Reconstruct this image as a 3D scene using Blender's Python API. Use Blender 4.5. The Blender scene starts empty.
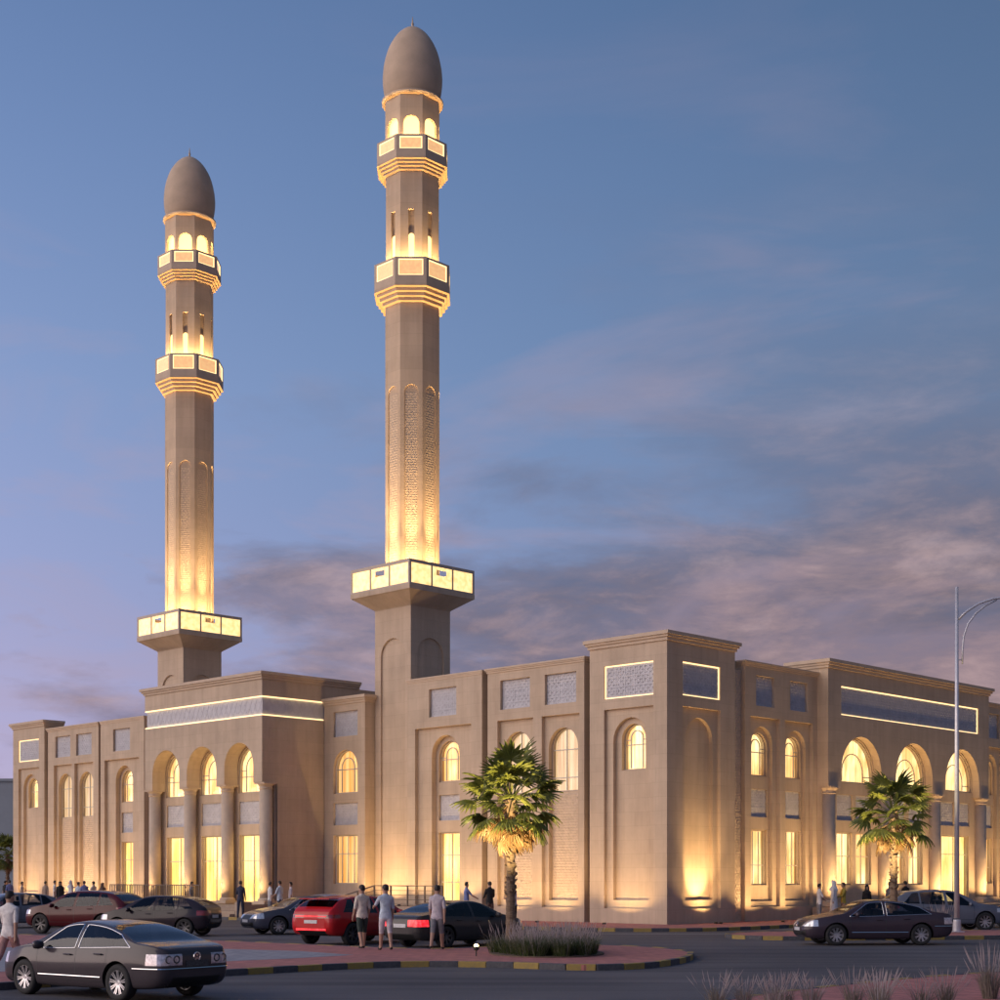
import bpy, bmesh, math, random
from mathutils import Vector, Matrix, Euler, Quaternion
from mathutils.geometry import tessellate_polygon
random.seed(7)
SC = bpy.context.scene
COL = SC.collection
R = math.radians

# ------------------------------------------------------------------ camera
cam_d = bpy.data.cameras.new('camera')
cam_d.sensor_width = 36.0
cam_d.lens = 36.0 * 1.52
cam_d.shift_y = 0.377
cam_d.clip_end = 4000
cam_o = bpy.data.objects.new('camera', cam_d)
cam_o.location = (0, 0, 2.0)
cam_o.rotation_euler = (R(90), 0, 0)
COL.objects.link(cam_o)
SC.camera = cam_o

# ------------------------------------------------------------------ dusk sky
SUN_EL, SUN_AZ = 13.0, 249.0      # degrees; azimuth measured clockwise from +Y (the sun has just gone low on the left, behind the camera)
W = bpy.data.worlds.new('World'); SC.world = W; W.use_nodes = True
nt = W.node_tree; nt.nodes.clear()
def wn(t, **k):
    n = nt.nodes.new(t)
    for a, v in k.items(): setattr(n, a, v)
    return n
def wl(a, b): nt.links.new(a, b)
def wmath(op, a, b=None, clamp=False):
    n = wn('ShaderNodeMath', operation=op, use_clamp=clamp)
    for i, v in enumerate((a, b)):
        if v is None: continue
        if isinstance(v, (int, float)): n.inputs[i].default_value = v
        else: wl(v, n.inputs[i])
    return n.outputs[0]
def wramp(fac, stops):
    n = wn('ShaderNodeValToRGB'); cr = n.color_ramp
    while len(cr.elements) < len(stops): cr.elements.new(.5)
    for e, (p, c) in zip(cr.elements, stops): e.position = p; e.color = (*c, 1)
    wl(fac, n.inputs[0]); return n.outputs[0]
def wmix(f, a, b):
    n = wn('ShaderNodeMix', data_type='RGBA')
    for i, v in ((0, f), (6, a), (7, b)):
        if isinstance(v, (int, float)): n.inputs[i].default_value = v
        elif isinstance(v, tuple): n.inputs[i].default_value = (*v, 1)
        else: wl(v, n.inputs[i])
    return n.outputs[2]
tc = wn('ShaderNodeTexCoord'); sep = wn('ShaderNodeSeparateXYZ'); wl(tc.outputs['Generated'], sep.inputs[0])
el = wmath('MAXIMUM', sep.outputs[2], 0.0)
# clear evening blue, paler towards the horizon
blue = wramp(el, [(0, (.40, .34, .47)), (.10, (.30, .30, .48)), (.20, (.228, .290, .49)), (.30, (.185, .270, .465)), (.42, (.138, .218, .400)), (.50, (.110, .182, .348)), (1, (.06, .11, .26))])
# afterglow on the side of the set sun, fading round the horizon
west = wmath('ADD', wmath('MULTIPLY', sep.outputs[0], -0.85), wmath('MULTIPLY', sep.outputs[1], -0.1))
glow = wmath('MULTIPLY', wmath('MULTIPLY_ADD', west, 1.1), wmath('POWER', wmath('SUBTRACT', 1.0, el), 5.0), clamp=True)
gn = nt.nodes[-1]
for n in nt.nodes:
    if n.type == 'MATH' and n.operation == 'MULTIPLY_ADD': n.inputs[2].default_value = 0.12
sky0 = wmix(glow, blue, (.66, .50, .66))
# the dome is brighter towards the set sun, deeper blue away from it
lr = wn('ShaderNodeCombineXYZ')
for i, k_ in enumerate((-.72, -.66, -.74)): wl(wmath('ADD', wmath('MULTIPLY', wmath('TANH', sep.outputs[0]), k_), (.95, 1.0, 1.02)[i]), lr.inputs[i])
sm = wn('ShaderNodeVectorMath', operation='MULTIPLY'); wl(sky0, sm.inputs[0]); wl(lr.outputs[0], sm.inputs[1]); sky1 = sm.outputs[0]
# a Nishita dusk adds its own shift of colour round the dome
ns = wn('ShaderNodeTexSky', sky_type='NISHITA', sun_disc=False)
ns.sun_elevation = R(4.0); ns.sun_rotation = R(SUN_AZ); ns.air_density = 1.0; ns.dust_density = 1.5; ns.ozone_density = 2.0
nsx = wn('ShaderNodeVectorMath', operation='SCALE'); wl(ns.outputs[0], nsx.inputs[0]); nsx.inputs[3].default_value = 0.06
sky2 = wmix(0.10, sky1, nsx.outputs[0])
# long banks of cloud lying low over the horizon
cv = wn('ShaderNodeCombineXYZ')
inv = wmath('DIVIDE', 1.0, wmath('ADD', el, 0.30))
wl(wmath('MULTIPLY', sep.outputs[0], inv), cv.inputs[0]); wl(wmath('MULTIPLY', sep.outputs[1], inv), cv.inputs[1]); wl(wmath('MULTIPLY', el, 4.2), cv.inputs[2])
def cloudnoise(scale, off, det=7, rough=.56, dist=.4):
    m = wn('ShaderNodeMapping'); m.inputs['Location'].default_value = off; wl(cv.outputs[0], m.inputs[0])
    n = wn('ShaderNodeTexNoise'); n.inputs['Scale'].default_value = scale; n.inputs['Detail'].default_value = det
    n.inputs['Roughness'].default_value = rough; n.inputs['Distortion'].default_value = dist
    wl(m.outputs[0], n.inputs[0]); return n.outputs[0]
n1 = cloudnoise(3.0, (3.1, .4, .2), 9, .56, .25); n2 = cloudnoise(5.2, (7.7, 2.2, 1.0), 9, .62, .2)
low = wramp(el, [(0, (.8, .8, .8)), (.08, (.95, .95, .95)), (.19, (.86, .86, .86)), (.27, (.42, .42, .42)), (.34, (.14, .14, .14)), (.45, (.02, .02, .02)), (1, (0, 0, 0))])
eastm = wmath('MULTIPLY_ADD', west, -1.15); nt.nodes[-1].inputs[2].default_value = 0.66
dens = wmath('ADD', n1, wmath('MULTIPLY', wmath('SUBTRACT', low, 0.5), 0.30))
dens = wmath('ADD', dens, wmath('MULTIPLY', wmath('SUBTRACT', eastm, .76), .72))
cmask = wramp(dens, [(0, (0, 0, 0)), (.45, (0, 0, 0)), (.62, (.72, .72, .72)), (.80, (.92, .92, .92))])
cmask = wmath('MULTIPLY', cmask, low)
ccol = wramp(n2, [(.34, (.108, .100, .142)), (.46, (.160, .118, .132)), (.56, (.275, .180, .165)), (.68, (.46, .30, .26))])
sky3 = wmix(wmath('MULTIPLY', cmask, .95), sky2, ccol)
# thin high streaks
n3 = cloudnoise(2.4, (1.3, 6.0, .7), 7, .55, .5)
thin = wmath('MULTIPLY', wmath('MULTIPLY', wramp(n3, [(.52, (0, 0, 0)), (.66, (1, 1, 1))]), wramp(el, [(0, (.5, .5, .5)), (.2, (1, 1, 1)), (.36, (.5, .5, .5)), (.5, (.1, .1, .1))])), .32)
sky4 = wmix(thin, sky3, (.44, .32, .38))
bg = wn('ShaderNodeBackground'); wl(sky4, bg.inputs[0]); bg.inputs[1].default_value = 1.0
wo = wn('ShaderNodeOutputWorld'); wl(bg.outputs[0], wo.inputs[0])

# the last low light: large, soft, rose-warm
sd = bpy.data.lights.new('sun', 'SUN'); sd.energy = 2.35; sd.angle = R(70); sd.color = (1.0, .80, .61)
so = bpy.data.objects.new('sun', sd); COL.objects.link(so)
az = R(SUN_AZ)
sdir = Vector((math.sin(az) * math.cos(R(SUN_EL)), math.cos(az) * math.cos(R(SUN_EL)), math.sin(R(SUN_EL))))
so.rotation_euler = sdir.to_track_quat('Z', 'Y').to_euler(); so.location = sdir * 200

vs = SC.view_settings
vs.view_transform = 'Standard'; vs.look = 'None'; vs.exposure = 0.14; vs.gamma = 1.0; vs.use_curve_mapping = False
cy = SC.cycles
cy.use_denoising = True; cy.max_bounces = 6; cy.diffuse_bounces = 3; cy.glossy_bounces = 3; cy.transmission_bounces = 4
cy.sample_clamp_indirect = 4.0; cy.caustics_reflective = False; cy.caustics_refractive = False

# ------------------------------------------------------------------ helpers
def link(o, parent=None):
    COL.objects.link(o)
    if parent is not None: o.parent = parent
    return o
def tag(o, label, cat, group=None):
    o['label'] = label; o['category'] = cat
    if group: o['group'] = group
    return o
def empty(name, loc=(0, 0, 0), rz=0.0, parent=None):
    o = bpy.data.objects.new(name, None); o.empty_display_size = .2
    o.location = loc; o.rotation_euler = (0, 0, rz)
    return link(o, parent)
def copy_tree(o, parent=None):
    c = o.copy(); COL.objects.link(c); c.parent = parent
    for ch in list(o.children): copy_tree(ch, c)
    return c

class MB:
    """collects geometry, then becomes ONE mesh object"""
    def __init__(s): s.v = []; s.f = []; s.m = []; s.mi = 0
    def add(s, vs, fs):
        b = len(s.v); s.v += [tuple(p) for p in vs]
        for f in fs: s.f.append([i + b for i in f]); s.m.append(s.mi)
        return s
    def box(s, x0, x1, y0, y1, z0, z1):
        return s.add([(x0, y0, z0), (x1, y0, z0), (x1, y1, z0), (x0, y1, z0), (x0, y0, z1), (x1, y0, z1), (x1, y1, z1), (x0, y1, z1)],
                     [(0, 3, 2, 1), (4, 5, 6, 7), (0, 1, 5, 4), (1, 2, 6, 5), (2, 3, 7, 6), (3, 0, 4, 7)])
    def bar(s, p, q, w, h=None, up=(0, 0, 1)):
        p = Vector(p); q = Vector(q); d = (q - p).normalized(); h = h or w
        u = Vector(up)
        if abs(d.dot(u)) > .98: u = Vector((1, 0, 0))
        a = d.cross(u).normalized() * w / 2; b = a.cross(d).normalized() * h / 2
        return s.add([p - a - b, p + a - b, p + a + b, p - a + b, q - a - b, q + a - b, q + a + b, q - a + b],
                     [(0, 3, 2, 1), (4, 5, 6, 7), (0, 1, 5, 4), (1, 2, 6, 5), (2, 3, 7, 6), (3, 0, 4, 7)])
    def tube(s, pts, rad, seg=8, cap=True):
        pts = [Vector(p) for p in pts]; n = len(pts)
        rad = rad if isinstance(rad, (list, tuple)) else [rad] * n
        vs = []; ref = None
        for i, p in enumerate(pts):
            d = (pts[min(i + 1, n - 1)] - pts[max(i - 1, 0)]).normalized()
            if ref is None: ref = d.orthogonal().normalized()
            ref = (ref - d * ref.dot(d)).normalized(); b = d.cross(ref)
            for k in range(seg):
                t = 2 * math.pi * k / seg
                vs.append(p + (ref * math.cos(t) + b * math.sin(t)) * rad[i])
        fs = []
        for i in range(n - 1):
            for k in range(seg):
                a = i * seg + k; c = i * seg + (k + 1) % seg
                fs.append((a, c, c + seg, a + seg))
        if cap: fs += [tuple(range(seg))[::-1], tuple(range((n - 1) * seg, n * seg))]
        return s.add(vs, fs)
    def lathe(s, prof, c=(0, 0, 0), seg=24, rot=0.0, closed=True):
        vs = []; fs = []
        for r, z in prof:
            for k in range(seg):
                t = rot + 2 * math.pi * k / seg
                vs.append((c[0] + r * math.cos(t), c[1] + r * math.sin(t), c[2] + z))
        for i in range(len(prof) - 1):
            for k in range(seg):
                a = i * seg + k; d = i * seg + (k + 1) % seg
                fs.append((a, d, d + seg, a + seg))
        if closed: fs += [tuple(range(seg))[::-1], tuple(range((len(prof) - 1) * seg, len(prof) * seg))]
        return s.add(vs, fs)
    def slab(s, loops, d0, d1, mp, skip=None, back=False):
        """flat plate with holes: outline loops in (u,z), front at depth d0, sides run to depth d1"""
        L3 = [[Vector((u, z, 0)) for u, z in lp] for lp in loops]
        tris = tessellate_polygon(L3)
        flat = [p for lp in loops for p in lp]; n = len(flat)
        b = len(s.v)
        s.v += [tuple(mp(u, z, d0)) for u, z in flat] + [tuple(mp(u, z, d1)) for u, z in flat]
        for t in tris:
            s.f.append([b + i for i in t]); s.m.append(s.mi)
            if back: s.f.append([b + n + i for i in reversed(t)]); s.m.append(s.mi)
        o = 0
        for li, lp in enumerate(loops):
            k = len(lp)
            for i in range(k):
                j = (i + 1) % k
                if skip and li == 0 and skip((lp[i][0] + lp[j][0]) / 2, (lp[i][1] + lp[j][1]) / 2): continue
                s.f.append([b + o + i, b + o + j, b + n + o + j, b + n + o + i]); s.m.append(s.mi)
            o += k
        return s
    def mesh(s, name, mats, smooth=False):
        me = bpy.data.meshes.new(name); me.from_pydata(s.v, [], s.f)
        mats = mats if isinstance(mats, (list, tuple)) else [mats]
        for m in mats: me.materials.append(m)
        if len(mats) > 1: me.polygons.foreach_set('material_index', s.m)
        bm = bmesh.new(); bm.from_mesh(me); bmesh.ops.recalc_face_normals(bm, faces=bm.faces); bm.to_mesh(me); bm.free()
        if smooth: me.polygons.foreach_set('use_smooth', [True] * len(me.polygons))
        me.update(); return me
    def build(s, name, mats, parent=None, smooth=False, loc=None, rot=None):
        o = bpy.data.objects.new(name, s.mesh(name, mats, smooth)); link(o, parent)
        if loc is not None: o.location = loc
        if rot is not None: o.rotation_euler = rot
        return o
def place(name, me, parent=None, loc=(0, 0, 0), rot=(0, 0, 0), scale=(1, 1, 1)):
    o = bpy.data.objects.new(name, me); o.location = loc; o.rotation_euler = rot; o.scale = scale
    return link(o, parent)
def rect(u0, u1, z0, z1): return [(u0, z0), (u1, z0), (u1, z1), (u0, z1)]
def arch(u0, u1, z0, z1, n=14, pointed=0.0):
    """upright opening with a round (slightly pointed) head; z1 is the crown"""
    r = (u1 - u0) / 2; c = (u0 + u1) / 2; rise = r * (1 + pointed); zs = z1 - rise
    pts = [(u0, z0), (u1, z0)]
    for i in range(n + 1):
        t = math.pi * i / n
        pts.append((c + r * math.cos(t), zs + rise * math.sin(t)))
    return pts

# ------------------------------------------------------------------ materials
def material(name, col, rough=.7, var=.12, scale=3.0, bump=0.0, bscale=40.0, metal=0.0, col2=None, spec=.5, coat=0.0, stretch=None, detail=5, extra=None):
    m = bpy.data.materials.new(name); m.use_nodes = True
    t = m.node_tree; p = t.nodes['Principled BSDF']
    tcn = t.nodes.new('ShaderNodeTexCoord'); mp = t.nodes.new('ShaderNodeMapping'); t.links.new(tcn.outputs['Object'], mp.inputs[0])
    if stretch: mp.inputs['Scale'].default_value = stretch
    nz = t.nodes.new('ShaderNodeTexNoise'); nz.inputs['Scale'].default_value = scale; nz.inputs['Detail'].default_value = detail; nz.inputs['Roughness'].default_value = .6
    t.links.new(mp.outputs[0], nz.inputs[0])
    rp = t.nodes.new('ShaderNodeValToRGB')
    c2 = col2 or tuple(c * (1 - var) for c in col); c1 = col if col2 else tuple(min(1, c * (1 + var)) for c in col)
    rp.color_ramp.elements[0].position = .32; rp.color_ramp.elements[0].color = (*c2, 1)
    rp.color_ramp.elements[1].position = .68; rp.color_ramp.elements[1].color = (*c1, 1)
    t.links.new(nz.outputs[0], rp.inputs[0]); t.links.new(rp.outputs[0], p.inputs['Base Color'])
    p.inputs['Roughness'].default_value = rough; p.inputs['Metallic'].default_value = metal
    p.inputs['Specular IOR Level'].default_value = spec; p.inputs['Coat Weight'].default_value = coat
    if bump:
        n2 = t.nodes.new('ShaderNodeTexNoise'); n2.inputs['Scale'].default_value = bscale; n2.inputs['Detail'].default_value = 6
        t.links.new(tcn.outputs['Object'], n2.inputs[0])
        bp = t.nodes.new('ShaderNodeBump'); bp.inputs['Strength'].default_value = bump; bp.inputs['Distance'].default_value = .03
        t.links.new(n2.outputs[0], bp.inputs['Height']); t.links.new(bp.outputs[0], p.inputs['Normal'])
    if extra: extra(t, p, rp, tcn)
    return m
def glow_material(name, col, strength, col2=None, scale=(3, 3, .3), lo=.4, hi=.62, rough=.15, fold=.62):
    m = bpy.data.materials.new(name); m.use_nodes = True
    t = m.node_tree; p = t.nodes['Principled BSDF']
    p.inputs['Base Color'].default_value = (*[c * .5 for c in col], 1); p.inputs['Roughness'].default_value = rough
    p.inputs['Emission Strength'].default_value = strength; p.inputs['Emission Color'].default_value = (*col, 1)
    if col2:
        tcn = t.nodes.new('ShaderNodeTexCoord'); mp = t.nodes.new('ShaderNodeMapping'); t.links.new(tcn.outputs['Object'], mp.inputs[0])
        mp.inputs['Scale'].default_value = scale
        nz = t.nodes.new('ShaderNodeTexNoise'); nz.inputs['Scale'].default_value = 1.0; nz.inputs['Detail'].default_value = 3
        t.links.new(mp.outputs[0], nz.inputs[0])
        rp = t.nodes.new('ShaderNodeValToRGB'); e = rp.color_ramp.elements
        e[0].position = lo; e[0].color = (*col2, 1); e[1].position = hi; e[1].color = (*col, 1)
        t.links.new(nz.outputs[0], rp.inputs[0])
        # curtains: tight vertical folds over the slow variation of the room behind
        mp2 = t.nodes.new('ShaderNodeMapping'); mp2.inputs['Scale'].default_value = (13, 13, .25); t.links.new(tcn.outputs['Object'], mp2.inputs[0])
        n2 = t.nodes.new('ShaderNodeTexNoise'); n2.inputs['Scale'].default_value = 1.0; n2.inputs['Detail'].default_value = 2; t.links.new(mp2.outputs[0], n2.inputs[0])
        r2 = t.nodes.new('ShaderNodeValToRGB'); r2.color_ramp.elements[0].position = .36; r2.color_ramp.elements[0].color = (.38 + fold * .5, .2 + fold * .66, fold * .8, 1) if fold < 1 else (1, 1, 1, 1); r2.color_ramp.elements[1].position = .60; r2.color_ramp.elements[1].color = (1, 1, 1, 1); t.links.new(n2.outputs[0], r2.inputs[0])
        mx = t.nodes.new('ShaderNodeMix'); mx.data_type = 'RGBA'; mx.blend_type = 'MULTIPLY'; mx.inputs[0].default_value = 1.0
        t.links.new(rp.outputs[0], mx.inputs[6]); t.links.new(r2.outputs[0], mx.inputs[7]); t.links.new(mx.outputs[2], p.inputs['Emission Color'])
    return m
def stone_joints(bw, bh, amt=.5, sink=.25):
    def ex(t, p, rp, tcn):
        # faint courses of cladding: darker hairline joints, a little relief
        sp = t.nodes.new('ShaderNodeSeparateXYZ'); t.links.new(tcn.outputs['Object'], sp.inputs[0])
        ad = t.nodes.new('ShaderNodeMath'); ad.operation = 'ADD'; t.links.new(sp.outputs[0], ad.inputs[0]); t.links.new(sp.outputs[1], ad.inputs[1])
        cb = t.nodes.new('ShaderNodeCombineXYZ'); t.links.new(ad.outputs[0], cb.inputs[0]); t.links.new(sp.outputs[2], cb.inputs[1])
        bk = t.nodes.new('ShaderNodeTexBrick'); t.links.new(cb.outputs[0], bk.inputs[0])
        bk.inputs['Scale'].default_value = 1.0; bk.inputs['Brick Width'].default_value = bw; bk.inputs['Row Height'].default_value = bh
        bk.inputs['Mortar Size'].default_value = .008; bk.inputs['Color1'].default_value = (1, 1, 1, 1); bk.inputs['Color2'].default_value = (.93, .93, .93, 1); bk.inputs['Mortar'].default_value = (1 - amt,) * 3 + (1,)
        mx = t.nodes.new('ShaderNodeMix'); mx.data_type = 'RGBA'; mx.blend_type = 'MULTIPLY'; mx.inputs[0].default_value = 1.0
        t.links.new(rp.outputs[0], mx.inputs[6]); t.links.new(bk.outputs[0], mx.inputs[7])
        # rain streaks and dust: long vertical stains
        mp2 = t.nodes.new('ShaderNodeMapping'); mp2.inputs['Scale'].default_value = (2.2, 2.2, .16); t.links.new(tcn.outputs['Object'], mp2.inputs[0])
        sn = t.nodes.new('ShaderNodeTexNoise'); sn.inputs['Scale'].default_value = 1.0; sn.inputs['Detail'].default_value = 6; sn.inputs['Roughness'].default_value = .65; t.links.new(mp2.outputs[0], sn.inputs[0])
        sr = t.nodes.new('ShaderNodeValToRGB'); sr.color_ramp.elements[0].position = .30; sr.color_ramp.elements[0].color = (.87, .855, .84, 1); sr.color_ramp.elements[1].position = .58; sr.color_ramp.elements[1].color = (1, 1, 1, 1)
        t.links.new(sn.outputs[0], sr.inputs[0])
        m2 = t.nodes.new('ShaderNodeMix'); m2.data_type = 'RGBA'; m2.blend_type = 'MULTIPLY'; m2.inputs[0].default_value = 1.0
        t.links.new(mx.outputs[2], m2.inputs[6]); t.links.new(sr.outputs[0], m2.inputs[7]); t.links.new(m2.outputs[2], p.inputs['Base Color'])
    return ex
M = {}
M['stone'] = material('stone', (.545, .428, .318), .82, .10, .55, .10, 60, extra=stone_joints(1.2, .6, .17))
M['trim'] = material('trim', (.545, .43, .325), .8, .08, 2.0, .06, 60)
M['base_stone'] = material('base_stone', (.40, .31, .235), .85, .12, 1.2, .2, 40, extra=stone_joints(.8, .3, .3))
M['lattice_back'] = material('lattice_back', (.53, .52, .545), .8, .1, 3.0, .3, 30)
M['lattice'] = material('lattice', (.54, .53, .56), .75, .08, 3.0)
M['relief'] = material('relief', (.56, .445, .335), .8, .12, 5.0, .1, 60)
M['dome'] = material('dome', (.52, .395, .285), .72, .10, 1.2, .06, 50)
M['roof'] = material('roof', (.36, .33, .30), .9, .12, 1.0, .1, 30)
M['pane'] = glow_material('pane', (1.0, .76, .38), 2.1, (.75, .40, .14), (1.6, 1.6, .6))
M['pane_hot'] = glow_material('pane_hot', (1.0, .74, .28), 2.1, (.88, .48, .13), (1.3, 1.3, .6))
M['pane_soft'] = glow_material('pane_soft', (1.0, .74, .46), .95, (.80, .50, .26), (5, 5, .5))
M['pane_amber'] = glow_material('pane_amber', (1.0, .62, .26), 1.3, (.80, .33, .07), (4.5, 4.5, .1))
M['lantern'] = glow_material('lantern', (1.0, .70, .28), 1.7)
M['balcony_glow'] = glow_material('balcony_glow', (1.0, .74, .34), 1.25, (.95, .55, .2), (4, 4, 4), .35, .6, .15, 1.0)
M['balcony_glow2'] = glow_material('balcony_glow2', (1.0, .58, .26), .78, (.9, .48, .22), (6, 6, 6), .35, .6, .15, 1.0)
M['led'] = glow_material('led', (1.0, .70, .34), 1.6)
M['led_dim'] = glow_material('led_dim', (1.0, .56, .22), .34)
M['led_rim'] = glow_material('led_rim', (1.0, .70, .34), 1.9)
M['lamp_lens'] = glow_material('lamp_lens', (1.0, .66, .28), 14.0)
M['frame'] = material('frame', (.46, .38, .31), .5, .05, 3.0)
M['white_bar'] = material('white_bar', (.50, .46, .42), .5, .05, 3.0)
M['metal_dark'] = material('metal_dark', (.06, .055, .05), .45, .2, 6.0, metal=.6)
M['bronze_rail'] = material('bronze_rail', (.13, .10, .08), .5, .2, 6.0, metal=.3)
M['galv'] = material('galv', (.60, .60, .64), .45, .12, 2.0, metal=.4)
# ------------------------------------------------------------------ ground, pavements, kerbs
def asphalt_extra(t, p, rp, tcn):
    n = t.nodes.new('ShaderNodeTexNoise'); n.inputs['Scale'].default_value = .18; n.inputs['Detail'].default_value = 4
    t.links.new(tcn.outputs['Object'], n.inputs[0])
    r = t.nodes.new('ShaderNodeValToRGB'); r.color_ramp.elements[0].position = .35; r.color_ramp.elements[0].color = (.70, .70, .72, 1); r.color_ramp.elements[1].position = .7; r.color_ramp.elements[1].color = (1.25, 1.2, 1.15, 1)
    t.links.new(n.outputs[0], r.inputs[0])
    mx = t.nodes.new('ShaderNodeMix'); mx.data_type = 'RGBA'; mx.blend_type = 'MULTIPLY'; mx.inputs[0].default_value = 1
    t.links.new(rp.outputs[0], mx.inputs[6]); t.links.new(r.outputs[0], mx.inputs[7])
    mp = t.nodes.new('ShaderNodeMapping'); mp.inputs['Rotation'].default_value = (0, 0, R(-8)); mp.inputs['Scale'].default_value = (.05, .9, 1); t.links.new(tcn.outputs['Object'], mp.inputs[0])
    n2 = t.nodes.new('ShaderNodeTexNoise'); n2.inputs['Scale'].default_value = 1.0; n2.inputs['Detail'].default_value = 6; n2.inputs['Roughness'].default_value = .65; t.links.new(mp.outputs[0], n2.inputs[0])
    r2 = t.nodes.new('ShaderNodeValToRGB'); r2.color_ramp.elements[0].position = .38; r2.color_ramp.elements[0].color = (.66, .66, .68, 1); r2.color_ramp.elements[1].position = .56; r2.color_ramp.elements[1].color = (1.12, 1.1, 1.08, 1); t.links.new(n2.outputs[0], r2.inputs[0])
    m2 = t.nodes.new('ShaderNodeMix'); m2.data_type = 'RGBA'; m2.blend_type = 'MULTIPLY'; m2.inputs[0].default_value = 1
    t.links.new(mx.outputs[2], m2.inputs[6]); t.links.new(r2.outputs[0], m2.inputs[7]); t.links.new(m2.outputs[2], p.inputs['Base Color'])
M['asphalt'] = material('asphalt', (.105, .102, .112), .78, .25, 30.0, .35, 90, extra=asphalt_extra)
def paver_extra(t, p, rp, tcn):
    bk = t.nodes.new('ShaderNodeTexBrick'); t.links.new(tcn.outputs['Object'], bk.inputs[0])
    mp = t.nodes.new('ShaderNodeMapping'); mp.inputs['Rotation'].default_value = (0, 0, R(45.57)); t.links.new(tcn.outputs['Object'], mp.inputs[0]); t.links.new(mp.outputs[0], bk.inputs[0])
    bk.inputs['Scale'].default_value = 1.0; bk.inputs['Brick Width'].default_value = .4; bk.inputs['Row Height'].default_value = .2; bk.inputs['Mortar Size'].default_value = .012
    bk.inputs['Color1'].default_value = (1, 1, 1, 1); bk.inputs['Color2'].default_value = (.78, .80, .82, 1); bk.inputs['Mortar'].default_value = (.55, .6, .6, 1)
    mx = t.nodes.new('ShaderNodeMix'); mx.data_type = 'RGBA'; mx.blend_type = 'MULTIPLY'; mx.inputs[0].default_value = 1
    t.links.new(rp.outputs[0], mx.inputs[6]); t.links.new(bk.outputs[0], mx.inputs[7]); t.links.new(mx.outputs[2], p.inputs['Base Color'])
    bp = t.nodes.new('ShaderNodeBump'); bp.inputs['Strength'].default_value = .4; bp.inputs['Distance'].default_value = .02
    t.links.new(bk.outputs[0], bp.inputs['Height']); t.links.new(bp.outputs[0], p.inputs['Normal'])
M['red_paver'] = material('red_paver', (.50, .185, .160), .8, .15, 2.5, extra=paver_extra)
M['grey_paver'] = material('grey_paver', (.34, .33, .36), .8, .12, 2.5, extra=paver_extra)
M['kerb_yellow'] = material('kerb_yellow', (.40, .27, .06), .75, .2, 9.0, .2, 60, col2=(.27, .20, .08))
M['kerb_black'] = material('kerb_black', (.055, .055, .07), .75, .2, 9.0, .2, 60, col2=(.10, .10, .11))
M['soil'] = material('soil', (.12, .085, .06), .95, .3, 6.0, .5, 40)
ROAD = -0.13
def structure(o): o['kind'] = 'structure'; return o
g = MB(); g.add([(-1800, -300, ROAD), (1800, -300, ROAD), (1800, 2600, ROAD), (-1800, 2600, ROAD)], [(0, 1, 2, 3)])
structure(g.build('road', M['asphalt']))

def smooth_poly(pts, n=6, closed=False):
    P = [Vector((*p, 0)) for p in pts]; out = []
    m = len(P); rng = range(m if closed else m - 1)
    for i in rng:
        p0 = P[(i - 1) % m] if closed or i else P[i]; p1 = P[i]; p2 = P[(i + 1) % m]; p3 = P[(i + 2) % m] if closed or i + 2 < m else P[(i + 1) % m]
        for k in range(n):
            t = k / n
            out.append(.5 * ((2 * p1) + (p2 - p0) * t + (2 * p0 - 5 * p1 + 4 * p2 - p3) * t * t + (3 * p1 - p0 - 3 * p2 + p3) * t ** 3))
    if not closed: out.append(P[-1])
    return [(v.x, v.y) for v in out]
def pavement(name, outline, mat, z1=0.0, z0=-.2):
    m = MB(); m.slab([outline], z1, z0, lambda u, v, d: (u, v, d)); return structure(m.build(name, mat))
kb = MB(); kb.box(-.345, .345, -.085, .085, -.2, .012)
def bevel_mesh(me, w=.015, seg=2):
    bm = bmesh.new(); bm.from_mesh(me); bmesh.ops.bevel(bm, geom=list(bm.edges), offset=w, segments=seg, profile=.5, affect='EDGES'); bm.to_mesh(me); bm.free(); return me
KY = bevel_mesh(kb.mesh('kerb_stone', M['kerb_yellow'])); KB = bevel_mesh(kb.mesh('kerb_stone', M['kerb_black']))
def kerb(parent, line, step=.70, inset=.035, side=1, start=0):
    P = [Vector((*p, 0)) for p in line]; k = start; carry = 0.0
    pos = 0.0; seglen = [(P[i + 1] - P[i]).length for i in range(len(P) - 1)]; total = sum(seglen)
    def at(s):
        for i, L in enumerate(seglen):
            if s <= L: return P[i].lerp(P[i + 1], s / max(L, 1e-6))
            s -= L
        return P[-1].copy()
    s = 0.0
    while s + step < total:
        a = at(s); b = at(s + step); d = (b - a).normalized(); nrm = Vector((-d.y, d.x, 0)) * side
        c = (a + b) / 2 + nrm * inset
        o = place('kerb_stone', (KY, KB)[k % 2], parent, (c.x, c.y, random.uniform(-.004, .004)), (0, 0, math.atan2(d.y, d.x) + random.uniform(-.006, .006)), ((b - a).length / .70, 1, 1))
        s += step; k += 1

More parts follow.
